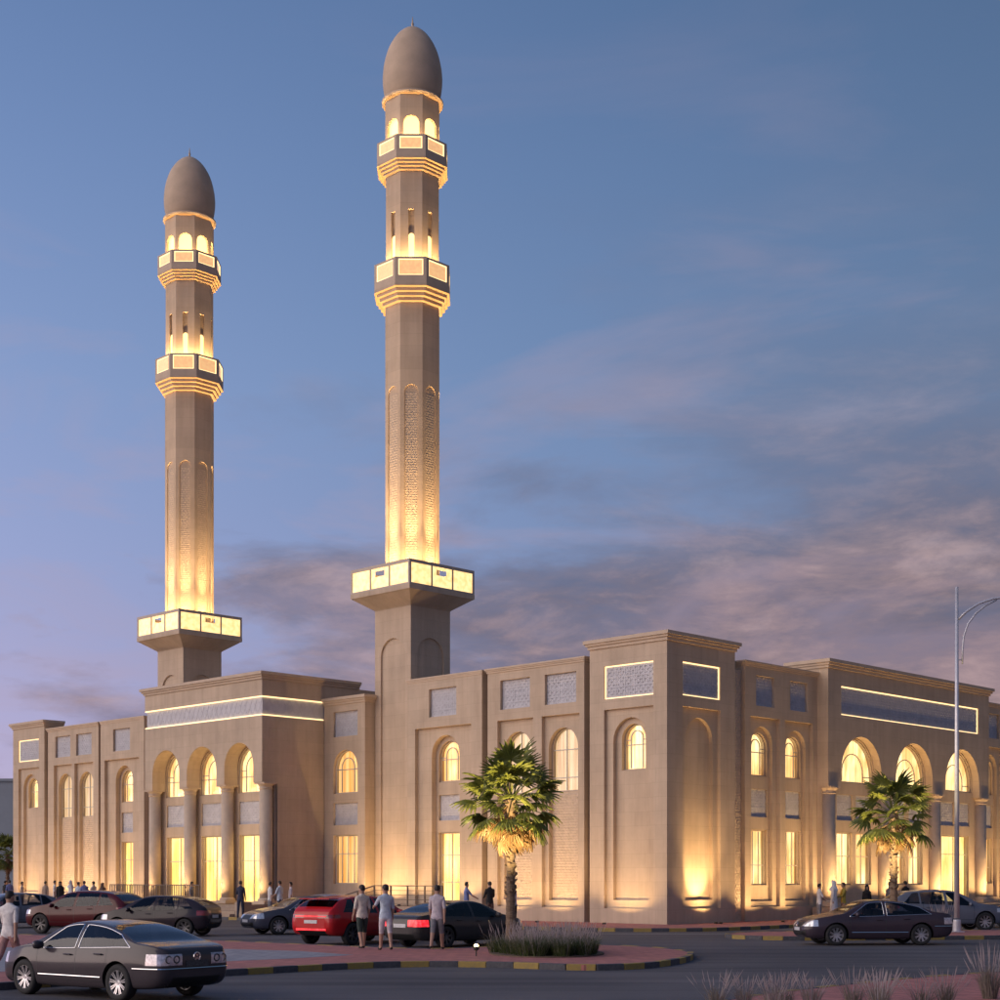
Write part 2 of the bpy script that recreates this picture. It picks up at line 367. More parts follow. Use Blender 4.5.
# front island with the palm bed: long straight edge, bulb end, parking edge at the back
fi_front = [(-26, 12.0), (-18.4, 19.6), (-13.2, 24.8), (-9.39, 28.65), (-7.65, 30.9), (-5.65, 33.0), (-3.70, 35.0), (-1.88, 36.0), (0, 35.65), (1.93, 34.6), (3.30, 35.3), (4.40, 37.3), (5.0, 39.6), (5.05, 41.3), (4.35, 43.4), (2.9, 44.9), (1.0, 45.2), (-.6, 43.4), (-1.9, 42.4), (-4.03, 43.74), (-6.32, 45.71), (-8.59, 47.6), (-12.7, 50.6), (-17.2, 53.4), (-24, 60.0), (-40, 76)]
fi = smooth_poly(fi_front, 5)
front_island = pavement('pavement', fi + [(-70, 76), (-70, 12)], M['red_paver'])
kerb(front_island, fi[8:], .70, .035, 1)
m = MB(); m.slab([[(-3.75, 38.97), (-5.2, 37.2), (-6.9, 35.7), (-10.6, 32.0), (-20, 22.5), (-34, 22.5), (-34, 46), (-14.2, 43.2), (-7.6, 42.2), (-5.4, 41.0)]], .004, -.01, lambda u, v, d: (u, v, d))
structure(m.build('paved_square', M['grey_paver'], front_island))

# island on the right with the lamp post and second palm
ri_line = [(40, 55.2), (24, 52.6), (17.04, 51.8), (12.5, 51.2), (9.6, 51.0), (8.3, 51.9), (7.9, 53.2), (8.5, 54.6), (10.2, 55.9), (16, 57.0), (24, 58.2), (40, 60.5)]
ri = smooth_poly(ri_line, 5)
right_island = pavement('pavement', ri, M['red_paver'])
kerb(right_island, ri, .70, .035, -1)

# near island at the lower right
bi_line = [(2.2, 21.5), (3.7, 24.9), (5.82, 27.64), (8.20, 30.2), (10.64, 32.2), (16, 36.0), (26, 43)]
bi = smooth_poly(bi_line, 5)
near_island = pavement('pavement', bi + [(40, 43), (40, 14), (2.2, 14)], M['red_paver'])
kerb(near_island, bi, .70, .035, -1)

# thin painted line along the lane by the mosque pavement
M['road_paint'] = material('road_paint', (.55, .55, .56), .8, .3, 14.0)
m = MB(); rl = smooth_poly([(-1.2, 58.6), (3.2, 57.2), (6.6, 56.6), (9.6, 57.6), (13, 60.6), (22, 69.6)], 6)
for (x0, y0), (x1, y1) in zip(rl, rl[1:]):
    d_ = Vector((x1 - x0, y1 - y0, 0)).normalized(); n_ = Vector((-d_.y, d_.x, 0)) * .06
    m.add([(x0 - n_.x, y0 - n_.y, ROAD + .004), (x0 + n_.x, y0 + n_.y, ROAD + .004), (x1 + n_.x, y1 + n_.y, ROAD + .004), (x1 - n_.x, y1 - n_.y, ROAD + .004)], [(0, 1, 2, 3)])
structure(m.build('lane_line', M['road_paint']))

# ------------------------------------------------------------------ the mosque
CX, CY = 7.017, 63.866
ROTB = math.atan2(0.7139825, 0.7001635)
mosque = empty('mosque', (CX, CY, 0), ROTB)
tag(mosque, 'long beige stone mosque with lit arched windows and glowing framed panels', 'mosque')
def BL(a, b, z=0.0):    # building coordinates -> world
    c, s = math.cos(ROTB), math.sin(ROTB)
    return Vector((CX + a * c - b * s, CY + a * s + b * c, z))
LF = lambda u, z, d: (d, u, z)        # facade on the left of the corner (depth runs along +a)
RF = lambda u, z, d: (u, d, z)        # facade on the right of the corner (depth runs along +b)

# pavement round the mosque
pv = []
for a, b in [(-6.0, 75), (-6.0, 40), (-6.0, 20), (-6.0, 6), (-6, 1.2), (-5.2, -1.6), (-3.6, -3.2), (-1.4, -4.0), (4, -4.0), (20, -4.0), (60, -4.0)]:
    w = BL(a, b); pv.append((w.x, w.y))
pvs = smooth_poly(pv, 5)
w1 = BL(60, 75)
building_pavement = pavement('pavement', pvs + [(w1.x, w1.y)], M['red_paver'])
kerb(building_pavement, [p for p in pvs if -34 < p[0] < 34], .70, .035, 1)

def gable_box(m, mp, u0, u1, d0, d1, z0, z1):
    p = [mp(u, z, d) for z in (z0, z1) for d in (d0, d1) for u in (u0, u1)]
    xs = [q[0] for q in p]; ys = [q[1] for q in p]
    m.box(min(xs), max(xs), min(ys), max(ys), z0, z1)
def cornice(mp, u0, u1, d0, d1, zt, p=.20, h=.36):
    """stepped cap over a block: three courses, the top one widest"""
    m = MB()
    gable_box(m, mp, u0 - p * .35, u1 + p * .35, d0 - p * .35, d1, zt - h, zt - h * .62)
    gable_box(m, mp, u0 - p * .7, u1 + p * .7, d0 - p * .7, d1 + .01, zt - h * .62, zt - h * .34)
    gable_box(m, mp, u0 - p, u1 + p, d0 - p, d1 + .02, zt - h * .34, zt)
    return m.build('cornice', M['trim'], mosque)

_lat = {}
def lattice_panel(mp, u0, u1, z0, z1, d, led=None):
    """recessed carved panel: back plate and a diagonal grille of raised bars"""
    k = MB(); k.slab([rect(u0, u1, z0, z1)], d, d + .05, mp)
    plate = k.build('carved_panel', M['lattice_back'], mosque)
    if led: iu0, iu1, iz0, iz1 = u0, u1, z0, z1; u0 += .075; u1 -= .075; z0 += .075; z1 -= .075
    g = MB(); st = .27; w = u1 - u0; h = z1 - z0; nrm_ = Vector(mp(0, 0, 1)) - Vector(mp(0, 0, 0))
    def seg(sl):
        c = -h if sl > 0 else 0
        n = int((w + h) / st) + 1
        for i in range(n + 1):
            s0 = i * st - (h if sl > 0 else 0)
            pts = []
            # u = s0 + sl*z clipped to the panel
            za, zb = 0.0, h
            f = (lambda zz: s0 + zz) if sl > 0 else (lambda zz: s0 - zz)
            zs = [zz for zz in (0, h) if 0 <= f(zz) <= w]
            for uu in (0, w):
                zz = (uu - s0) if sl > 0 else (s0 - uu)
                if 0 < zz < h: zs.append(zz)
            if len(zs) >= 2:
                a, b = min(zs), max(zs)
                if b - a > .06: g.bar(mp(u0 + f(a), z0 + a, d - .0045), mp(u0 + f(b), z0 + b, d - .0045), .075, .013, up=nrm_)
    seg(1); seg(-1)
    for i in range(1, int(w / .54) + 1):
        uu = u0 + i * w / (int(w / .54) + 1); g.bar(mp(uu, z0, d - .005), mp(uu, z1, d - .005), .05, .016, up=nrm_)
    for i in range(1, int(h / .45) + 1):
        zz = z0 + i * h / (int(h / .45) + 1); g.bar(mp(u0, zz, d - .0055), mp(u1, zz, d - .0055), .05, .018, up=nrm_)
    o = g.build('lattice', M['lattice'], plate); o['kind'] = 'stuff'
    if led:
        u0, u1, z0, z1 = iu0, iu1, iz0, iz1; t = .055; dd = d - .035
        for (a, b, c, e, nm) in ((u0, u1, z1 - t, z1, 't'), (u0, u1, z0, z0 + t, 'b'), (u0, u0 + t, z0 + t, z1 - t, 'l'), (u1 - t, u1, z0 + t, z1 - t, 'r')):
            if nm not in led: continue
            k = MB(); gable_box(k, mp, a + .004, b - .004, dd, d - .004, c + .003, e - .003); k.build('light_strip', M['led'], plate)
    return plate

def relief_panel(mp, u0, u1, z0, z1, d, parent=None, deep=1.0):
    """rows of small carved scales, staggered"""
    g = MB(); row = .125; n = int((z1 - z0) / row); bw = .20; rnd = random.Random(3)
    for r in range(n):
        off = (bw / 2) * (r % 2); u = u0 - off
        while u < u1 - .02:
            a = max(u + .012, u0); b = min(u + bw - .012, u1); c = (a + b) / 2
            if b - a > .05:
                za = z0 + r * row + .012; zb = za + row - .024; dd = d - rnd.uniform(.014, .024) * deep
                g.add([mp(a, za, d), mp(b, za, d), mp(b, zb, d), mp(a, zb, d), mp(a + .02, zb - .012, dd), mp(b - .02, zb - .012, dd), mp(c, za + .01, dd + .005)],
                      [(0, 1, 6), (0, 6, 4, 3), (1, 2, 5, 6), (3, 4, 5, 2), (4, 6, 5)])
            u += bw
    o = g.build('carved_relief', M['relief'], parent or mosque); o['kind'] = 'stuff'; return o

def window(mp, u0, u1, z0, z1, d, mat='pane', arched=True, inner=True, cross=(.55,), mull=1, bar='frame', pointed=0.0):
    """lit window: frame ring, glazing bars, glowing panes behind"""
    shp = (lambda i: arch(u0 + i, u1 - i, z0 + i, z1 - i, 14, pointed)) if arched else (lambda i: rect(u0 + i, u1 - i, z0 + i, z1 - i))
    e = empty('window', (0, 0, 0), 0, mosque)
    k = MB(); k.slab([shp(.006), shp(.055)], d, d + .20, mp); k.build('frame', M[bar], e)
    k = MB(); k.slab([shp(.05)], d + .076, d + .082, mp); k.build('pane', M['window_glass'], e)
    k = MB(); k.slab([shp(.05)], d + .175, d + .19, mp); k.build('curtain', M[mat], e)
    w = u1 - u0; h = z1 - z0; c = (u0 + u1) / 2; t = .042
    k = MB()
    zc = z1 - w / 2 if arched else z1
    if arched and inner:
        # concentric inner arch, feet running to the sill
        a0, a1 = c - w * .27, c + w * .27; zt = z1 - w * .2
        o_ = arch(a0, a1, z0 + .08, zt); i_ = arch(a0 + t, a1 - t, z0 + .08, zt - t)
        k.slab([o_, i_], d + .02, d + .07, mp)
        gable_box(k, mp, u0 + .07, a0, d + .025, d + .07, zc - t, zc); gable_box(k, mp, a1, u1 - .07, d + .025, d + .07, zc - t, zc)
    else:
        for i in range(1, mull + 1):
            uu = u0 + w * i / (mull + 1); gable_box(k, mp, uu - t / 2, uu + t / 2, d + .02, d + .07, z0 + .07, z1 - .07)
    for f_ in cross:
        zz = z0 + h * f_; gable_box(k, mp, u0 + .07, u1 - .07, d + .03, d + .072, zz - t / 2, zz + t / 2)
    k.build('glazing_bar', M['white_bar'], e)
    return e

def glass_mat(name, tint, f=.55):
    m = bpy.data.materials.new(name); m.use_nodes = True; t = m.node_tree; t.nodes.clear()
    out = t.nodes.new('ShaderNodeOutputMaterial'); mx = t.nodes.new('ShaderNodeMixShader'); tr = t.nodes.new('ShaderNodeBsdfTransparent'); gl = t.nodes.new('ShaderNodeBsdfGlossy'); fr = t.nodes.new('ShaderNodeLayerWeight')
    tr.inputs[0].default_value = (*tint, 1); gl.inputs['Roughness'].default_value = .03; gl.inputs[0].default_value = (.9, .92, 1, 1); fr.inputs[0].default_value = f
    t.links.new(fr.outputs['Fresnel'], mx.inputs[0]); t.links.new(tr.outputs[0], mx.inputs[1]); t.links.new(gl.outputs[0], mx.inputs[2]); t.links.new(mx.outputs[0], out.inputs[0]); return m
M['window_glass'] = glass_mat('window_glass', (.93, .94, .92), .34)
def wall(layers, mat='stone'):
    m = MB()
    for ly in layers: m.slab(*ly[:4], **(ly[4] if len(ly) > 4 else {}))
    return m.build('wall', M[mat], mosque)

ZP0, ZP1 = 9.78, 11.15        # carved panels
ZR = 9.28; ZB = .64           # rectangular recess
uplights = []                  # (a, b, z, aim a, aim b, aim z, watt, cone, blend)

# --- single bay: carved panel, tall recess with arched niche holding window, panel, door
def bay_single(mp, u0, u1, uc, d=0.0, zt=11.75, door0=.72, light=True, pw=.96, rw=1.97, nw=.98, winmat='pane', doormat='pane_hot'):
    wall([([rect(u0, u1, 0, zt - .1), rect(uc - pw, uc + pw, ZP0, ZP1), rect(uc - rw, uc + rw, ZB, ZR)], d, d + .30, mp),
          ([rect(u0 + .1, u1 - .1, .02, 9.6), arch(uc - nw, uc + nw, ZB, 8.88)], d + .20, d + .55, mp),
          ([rect(u0 + .1, u1 - .1, .02, 9.6), arch(uc - .78, uc + .78, 6.63, 8.62), rect(uc - .78, uc + .78, 4.75, 6.0), rect(uc - .78, uc + .78, door0, 4.17)], d + .50, d + .80, mp)])
    m2 = MB(); m2.slab([rect(u0 + .002, u1 - .002, 0, 11.6)], d + 1.25, d + 1.4, mp)
    for uu in (u0 + .002, u1 - .002):
        gable_box(m2, mp, uu - .002, uu + .002, d + .29, d + 1.4, 0, 11.6)
    m2.build('side_wall', M['stone'], mosque)
    lattice_panel(mp, uc - pw, uc + pw, ZP0, ZP1, d + .16)
    window(mp, uc - .78, uc + .78, 6.63, 8.62, d + .62, winmat)
    lattice_panel(mp, uc - .78, uc + .78, 4.75, 6.0, d + .62)
    window(mp, uc - .78, uc + .78, door0, 4.17, d + .62, doormat, False, False, (.30, .68), 1)
    cornice(mp, u0, u1, d, d + 1.45, zt, .07, .20)

# --- double bay: two carved panels, two recesses with tall arched glazing over carved relief
def bay_double(mp, u0, u1, cs, d=0.0, zt=11.75, side='L', pw=.95, rw=1.14, style='tall'):
    holes = []; h2 = []; h3 = []
    for c in cs:
        holes += [rect(c - pw, c + pw, ZP0, ZP1), rect(c - rw, c + rw, ZB, ZR)]
        if style == 'tall': h2.append(arch(c - .88, c + .88, .95, 8.72))
        else: h2.append(arch(c - .84, c + .84, ZB + .25, 8.88)); h3 += [arch(c - .70, c + .70, 6.63, 8.62), rect(c - .70, c + .70, 4.75, 6.02), rect(c - .70, c + .70, 1.63, 4.17)]
    ly = [([rect(u0, u1, 0, zt - .1)] + holes, d, d + .30, mp),
          ([rect(u0 + .1, u1 - .1, .02, 9.6)] + h2, d + .20, d + (.52 if style == 'tall' else .45), mp)]
    if style != 'tall': ly.append(([rect(u0 + .1, u1 - .1, .02, 9.6)] + h3, d + .40, d + .70, mp))
    wall(ly)
    m2 = MB(); m2.slab([rect(u0 + .002, u1 - .002, 0, 11.6)], d + 1.25, d + 1.4, mp)
    for uu in (u0 + .002, u1 - .002): gable_box(m2, mp, uu - .002, uu + .002, d + .29, d + 1.4, 0, 11.6)
    m2.build('side_wall', M['stone'], mosque)
    for c in cs:
        lattice_panel(mp, c - pw, c + pw, ZP0, ZP1, d + .16)
        if style == 'tall':
            window(mp, c - .87, c + .87, 5.85, 8.71, d + .42, 'pane_soft', True, False, (.22, .66), 1)
            k = MB(); k.slab([rect(c - .95, c + .95, .9, 5.85)], d + .44, d + .5, mp); k.build('relief_backing', M['relief'], mosque)
            relief_panel(mp, c - .86, c + .86, .98, 5.83, d + .44)
        else:
            window(mp, c - .70, c + .70, 6.63, 8.62, d + .52, 'pane')
            lattice_panel(mp, c - .70, c + .70, 4.75, 6.02, d + .50)
            window(mp, c - .70, c + .70, 1.63, 4.17, d + .52, 'pane', False, False, (.36,), 2)
    cornice(mp, u0, u1, d, d + 1.45, zt, .12, .22)

# --- tower face: LED framed panel, recess, niche, window (or blind)
def tower_face(mp, u0, u1, uc, zt=12.35, blind=False, skip=None, d=0.0, led='tblr', pw=1.37):
    ly = [([rect(u0, u1, 0, zt - .3), rect(uc - pw, uc + pw, 9.74, 11.18), rect(uc - pw, uc + pw, ZB, ZR)], d, d + .30, mp, dict(skip=skip)),
          ([rect(u0 + .35, u1 - .12, .02, 9.5), arch(uc - .98, uc + .98, 1.0, 8.88)], d + .16, d + .45, mp)]
    if blind: ly.append(([rect(u0 + .4, u1 - .2, .3, 9.4)], d + .34, d + .5, mp))
    else: ly.append(([rect(u0 + .4, u1 - .2, .3, 9.4), arch(uc - .66, uc + .66, 6.63, 8.62)], d + .36, d + .75, mp))
    wall(ly)
    lattice_panel(mp, uc - pw, uc + pw, 9.74, 11.18, d + .10, led)
    if not blind: window(mp, uc - .66, uc + .66, 6.63, 8.62, d + .56, 'pane')

# near corner tower (two faces)
tower_face(LF, 0, 4.30, 2.10, skip=lambda u, z: u < .01)
tower_face(RF, 0, 4.84, 2.42, blind=True, skip=lambda u, z: u < .01, pw=1.34)
m = MB(); m.box(.32, 4.84, 4.30 - .004, 4.30, 0, 12.05); m.box(4.84 - .004, 4.84, .3, 4.29, 0, 12.05); m.box(.9, 4.8, .9, 4.27, .02, 12.04)
m.build('tower_core', M['stone'], mosque)
m = MB()
for p, z0, z1 in ((.07, 11.97, 12.11), (.15, 12.11, 12.21), (.22, 12.21, 12.36)): m.box(-p, 4.84 + p, -p, 4.30 + p, z0, z1)
m.build('cornice', M['trim'], mosque)
# far corner tower on the left facade
tower_face(LF, 51.9, 56.1, 54.0)
m = MB(); m.box(.3, 4.3, 51.9, 51.904, 0, 12.05); m.box(.3, 4.3, 56.096, 56.1, 0, 12.05); m.box(.9, 4.29, 51.93, 56.06, .02, 12.04)
m.build('tower_core', M['stone'], mosque)
m = MB()
for p, z0, z1 in ((.07, 11.97, 12.11), (.15, 12.11, 12.21), (.22, 12.21, 12.36)): m.box(-p, 1.4, 51.9 - p, 56.1 + p, z0, z1)
m.build('cornice', M['trim'], mosque)
# bays of the left facade
bay_double(LF, 4.66, 10.68, (6.08, 8.90), .04)
bay_single(LF, 11.02, 16.25, 13.72, 0.0)
bay_single(LF, 39.95, 44.9, 42.48, 0.0)
bay_double(LF, 45.24, 51.5, (47.0, 49.6), .04)
# narrow bay between portico and minaret
def bay_narrow(u0, u1, uc):
    hw = .97
    wall([([rect(u0, u1, 0, 11.2), rect(uc - hw, uc + hw, 9.28, 10.58), arch(uc - hw, uc + hw, 6.33, 8.58), rect(uc - hw, uc + hw, 4.69, 5.83), rect(uc - hw, uc + hw, 1.64, 4.16)], 0.0, 1.1, LF)])
    lattice_panel(LF, uc - hw, uc + hw, 9.28, 10.58, .14); lattice_panel(LF, uc - hw, uc + hw, 4.69, 5.83, .14)
    window(LF, uc - hw, uc + hw, 6.33, 8.58, .16, 'pane_amber', True, True, (.55,), 1, 'white_bar')
    window(LF, uc - hw, uc + hw, 1.64, 4.16, .16, 'pane_amber', False, False, (.62,), 3, 'white_bar')
    m = MB()
    for p, z0, z1 in ((.06, 10.95, 11.07), (.13, 11.07, 11.17), (.2, 11.17, 11.32)): m.box(-p, 1.6, u0 - p, u1, z0, z1)
    m.build('cornice', M['trim'], mosque)
bay_narrow(19.47, 22.74, 21.02)
# main hall behind the facades
m = MB(); m.box(1.32, 40, 1.32, 55.9, 0, 11.1); m.build('hall', M['roof'], mosque)

# --- entrance portico of the left facade: three deep arches on engaged columns
PA, PB0, PB1 = -4.0, 22.78, 33.55
cols = [PB0 + .22, 26.40, 29.83, PB1 - .22]
ops = [(cols[i] + (.52 if i == 0 else .36), cols[i + 1] - (.52 if i == 2 else .36)) for i in range(3)]
def arcade(u0, u1, z0, z1, ops, crown, n=18):
    pts = [(u0, z0)]
    for a, b in ops: pts += list(reversed(arch(a, b, z0, crown, n)[2:])) if False else [(a, z0)] + list(reversed(arch(a, b, z0, crown, n)[2:])) + [(b, z0)]
    return pts + [(u1, z0), (u1, z1), (u0, z1)]
lo = [arcade(PB0, PB1, 6.82, 10.2, ops, 8.92)]
m = MB(); m.slab(lo, PA, PA + .95, LF, skip=lambda u, z: z > 10.1)
m.slab([rect(PB0, PB1, 11.2, 12.05)], PA, PA + .95, LF, skip=lambda u, z: True)
# side wall facing the corner, and the far side
for bb in (PB0, PB1):
    q = 1 if bb == PB0 else -1
    m.add([(PA + .95, bb, 0), (6, bb, 0), (6, bb, 10.2), (PA + .95, bb, 10.2), (PA, bb, 11.2), (6, bb, 11.2), (6, bb, 12.05), (PA, bb, 12.05)], [(0, 1, 2, 3), (4, 5, 6, 7)])
m.add([(PA, PB0, 10.2), (6, PB0, 10.2), (6, PB1, 10.2), (PA, PB1, 10.2)], [(0, 1, 2, 3)])
m.add([(PA, PB0, 11.2), (6, PB0, 11.2), (6, PB1, 11.2), (PA, PB1, 11.2)], [(0, 1, 2, 3)])
m.build('portico_wall', M['stone'], mosque)
m = MB(); m.box(PA + .09, 5.9, PB0 + .09, PB1 - .09, 10.201, 11.199); band = m.build('carved_band', M['lattice'], mosque)
k = MB(); st = .42
n = int((PB1 - PB0) / st)
for i in range(n):
    y = PB0 + .1 + i * (PB1 - PB0 - .2) / n; yy = y + (PB1 - PB0 - .2) / n
    k.bar((PA + .086, y, 10.27), (PA + .086, yy, 11.13), .06, .012, up=(1, 0, 0)); k.bar((PA + .086, y, 11.13), (PA + .086, yy, 10.27), .06, .014, up=(1, 0, 0))
n = int(4 / st)
for i in range(n):
    x = PA + .1 + i * 3.9 / n; xx = x + 3.9 / n
    k.bar((x, PB0 + .086, 10.27), (xx, PB0 + .086, 11.13), .06, .012, up=(0, 1, 0)); k.bar((x, PB0 + .086, 11.13), (xx, PB0 + .086, 10.27), .06, .014, up=(0, 1, 0))
o = k.build('lattice', M['lattice'], band); o['kind'] = 'stuff'
for z in (10.205, 11.135):
    k = MB(); k.box(PA + .01, PA + .07, PB0 + .01, PB1 - .01, z, z + .06); k.build('light_strip', M['led'], band)
    k = MB(); k.box(PA + .07, -.02, PB0 + .01, PB0 + .07, z, z + .06); k.build('light_strip', M['led'], band)
m = MB()
for p, z0, z1 in ((.07, 12.05, 12.17), (.15, 12.17, 12.27), (.23, 12.27, 12.42)): m.box(PA - p, 2.4, PB0 - p, PB1 + p, z0, z1)
m.build('cornice', M['trim'], mosque)
# inner wall of the portico with windows
hs = [rect(PB0 + .1, PB1 - .1, .02, 10.1)]
for a, b in ops: hs += [arch(a + .03, b - .03, 6.38, 8.80, 18), rect(a + .15, b - .15, 4.75, 5.95), rect(a + .15, b - .15, .66, 4.19)]
m = MB(); m.slab(hs, PA + .85, PA + 1.2, LF); m.build('wall', M['stone'], mosque)
for a, b in ops:
    window(LF, a + .03, b - .03, 6.38, 8.80, PA + .93, 'pane', True, True, (.35,), 1)
    lattice_panel(LF, a + .15, b - .15, 4.75, 5.95, PA + .93)
    window(LF, a + .15, b - .15, .66, 4.19, PA + .95, 'pane_hot', False, False, (.62,), 1)
def column(pos, r, z0, z1, cap=.42):
    e = empty('column', (pos[0], pos[1], 0), 0, mosque)
    k = MB(); k.lathe([(r * .97, z0 + .3), (r, z0 + 1.5), (r * .94, z1 - .3)], seg=20); k.build('shaft', M['trim'], e, True)
    k = MB(); k.box(-r * 1.25, r * 1.25, -r * 1.25, r * 1.25, z0, z0 + .16); k.lathe([(r * 1.2, z0 + .16), (r * 1.22, z0 + .24), (r * 1.02, z0 + .31)], seg=20); k.build('base', M['trim'], e)
    k = MB(); k.lathe([(r * .96, z1 - .34), (r * 1.06, z1 - .30), (r * .98, z1 - .26), (r * 1.0, z1 - .18), (r * 1.3, z1 - .06), (r * 1.3, z1 - .05)], seg=20)
    k.box(-r * cap / .34, r * cap / .34, -r * cap / .34, r * cap / .34, z1 - .06, z1 + .02); k.build('capital', M['trim'], e)
    return e
for i, c in enumerate(cols):
    column((PA + .46, c + (.08 if i == 0 else -.08 if i == 3 else 0), 0), .34, .62, 6.80)
# terrace with steps and railings in front of the portico
m = MB(); m.box(-5.45, -3.2, 26.2, 36.2, -.02, .60); m.box(-5.0, -3.2, 22.3, 26.2, -.02, .598)
for i in range(3): m.box(-5.0 - .30 * (i + 1), -5.0 - .30 * i, 22.9, 26.2, -.02, .60 - .15 * (i + 1))
m.box(-5.6, -5.0, 22.3, 22.88, -.02, .75)
m.build('terrace', M['base_stone'], mosque)
def railing(pts, name_label, h=.98, gap=.16, diag=False):
    e = empty('railing', tuple(pts[0])); tag(e, name_label, 'railing')
    P = [Vector(p) - Vector(pts[0]) for p in pts]
    k = MB()
    for i in range(len(P) - 1):
        k.bar(P[i] + Vector((0, 0, h)), P[i + 1] + Vector((0, 0, h)), .06, .05); k.bar(P[i] + Vector((0, 0, .1)), P[i + 1] + Vector((0, 0, .1)), .04, .03)
        if diag:
            for q in (.33, .55, .77): k.bar(P[i] + Vector((0, 0, h * q)), P[i + 1] + Vector((0, 0, h * q)), .03, .03)
    k.build('handrail', M['bronze_rail'], e)
    bal = None; first = True
    for i in range(len(P) - 1):
        L = (P[i + 1] - P[i]).length; n = max(1, int(L / (1.1 if diag else gap)))
        for j in range(n + (1 if i == len(P) - 2 else 0)):
            q = P[i].lerp(P[i + 1], j / n)
            if bal is None:
                kk = MB(); kk.box(-.017, .017, -.017, .017, 0, h); bal = kk.mesh('baluster', M['bronze_rail'])
            thick = 1.0 if (j % 8 and not diag) else 1.8
            place('baluster', bal, e, q, (0, 0, ROTB), (thick, thick, 1))
    return e
railing([BL(-5.38, 26.3, .60), BL(-5.38, 34.9, .60)], 'dark metal railing with thin balusters along the terrace under the three arches')
# ramp landing in front of the door bay beside the minaret
m = MB(); m.box(-2.1, .02, 11.4, 16.6, -.02, .60)
for i in range(4): m.box(-2.1, .45, 16.6 + .55 * i, 16.6 + .55 * (i + 1), -.02, .60 - .14 * (i + 1))
m.build('ramp', M['base_stone'], mosque)
railing([BL(-2.02, 11.6, .60), BL(-2.02, 16.4, .60), BL(-2.02, 18.9, 0.05)], 'dark metal ramp railing with sloping bars below the minaret', .98, .16, True)

# --- right facade
bay_double(RF, 5.95, 11.85, (7.55, 10.30), .25, 11.75, 'R', .74, 1.17, 'win')
m = MB(); m.box(4.845, 5.945, .46, 1.32, 0, 11.3); m.build('link_wall', M['relief'], mosque)
relief_panel(RF, 4.9, 5.92, .3, 11.2, .46)
QB, QA0, QA1 = -.35, 11.85, 28.05
acs = [14.85, 19.95, 25.05]; AW = 1.87
lo = [arcade(QA0, QA1, 6.32, 12.0, [(c - AW, c + AW) for c in acs], 8.84, 20), rect(13.0, 26.85, 9.78, 11.17)]
m = MB(); m.slab(lo, QB, QB + .50, RF)
m.build('portico_wall', M['stone'], mosque)
m = MB(); m.box(QA0, QA0 + .004, QB + .495, 1.4, 0, 12.0); m.box(QA1 - .004, QA1, QB + .49, 1.4, 0, 12.0); m.build('side_wall', M['stone'], mosque)
lattice_panel(RF, 13.0, 26.85, 9.78, 11.17, QB + .10, 'tblr')
m = MB()
for p, z0, z1 in ((.07, 11.95, 12.08), (.15, 12.08, 12.19), (.23, 12.19, 12.35)): m.box(QA0 - p, QA1 + p, QB - p, 2.0, z0, z1)
m.build('cornice', M['trim'], mosque)
hs = [rect(QA0 + .05, QA1 - .05, .02, 9.6)]
for i, c in enumerate(acs):
    hs += [arch(c - AW + .04, c + AW - .04, 6.6, 8.78, 20)]
    for s in (-1, 1): hs.append(rect(c + s * .87 - .72, c + s * .87 + .72, 4.75, 6.0))
    if i == 2: hs.append(rect(c - 1.5, c + 1.5, .64, 4.22))
    else:
        for s in (-1, 1): hs.append(rect(c + s * .87 - .72, c + s * .87 + .72, 1.61, 4.16))
m = MB(); m.slab(hs, QB + .42, QB + .75, RF); m.build('wall', M['stone'], mosque)
for i, c in enumerate(acs):
    window(RF, c - AW + .04, c + AW - .04, 6.6, 8.78, QB + .50, 'pane', True, True, (.0,), 1)
    for s in (-1, 1): lattice_panel(RF, c + s * .87 - .72, c + s * .87 + .72, 4.75, 6.0, QB + .52)
    if i == 2: window(RF, c - 1.5, c + 1.5, .64, 4.22, QB + .52, 'pane_hot', False, False, (.72,), 1)
    else:
        for s in (-1, 1): window(RF, c + s * .87 - .72, c + s * .87 + .72, 1.61, 4.16, QB + .54, 'pane', False, False, (.55,), 1)
for ca in (12.32, 17.4, 22.5, 27.58): column((ca, QB + .28, 0), .34, .60, 6.3)
m = MB(); m.box(11.2, 29, -2.3, .1, -.02, .58)
for i in range(3): m.box(22.5, 28, -2.3 - .3 * (i + 1), -2.3 - .3 * i, -.02, .58 - .145 * (i + 1))
m.build('terrace', M['base_stone'], mosque)
bay_double(RF, 28.05, 34.0, (29.75, 32.4), .25, 11.75, 'R', .74, 1.17, 'win')
m = MB(); m.box(34.0, 38.8, 0, 1.4, 0, 12.3); m.build('end_tower', M['stone'], mosque)
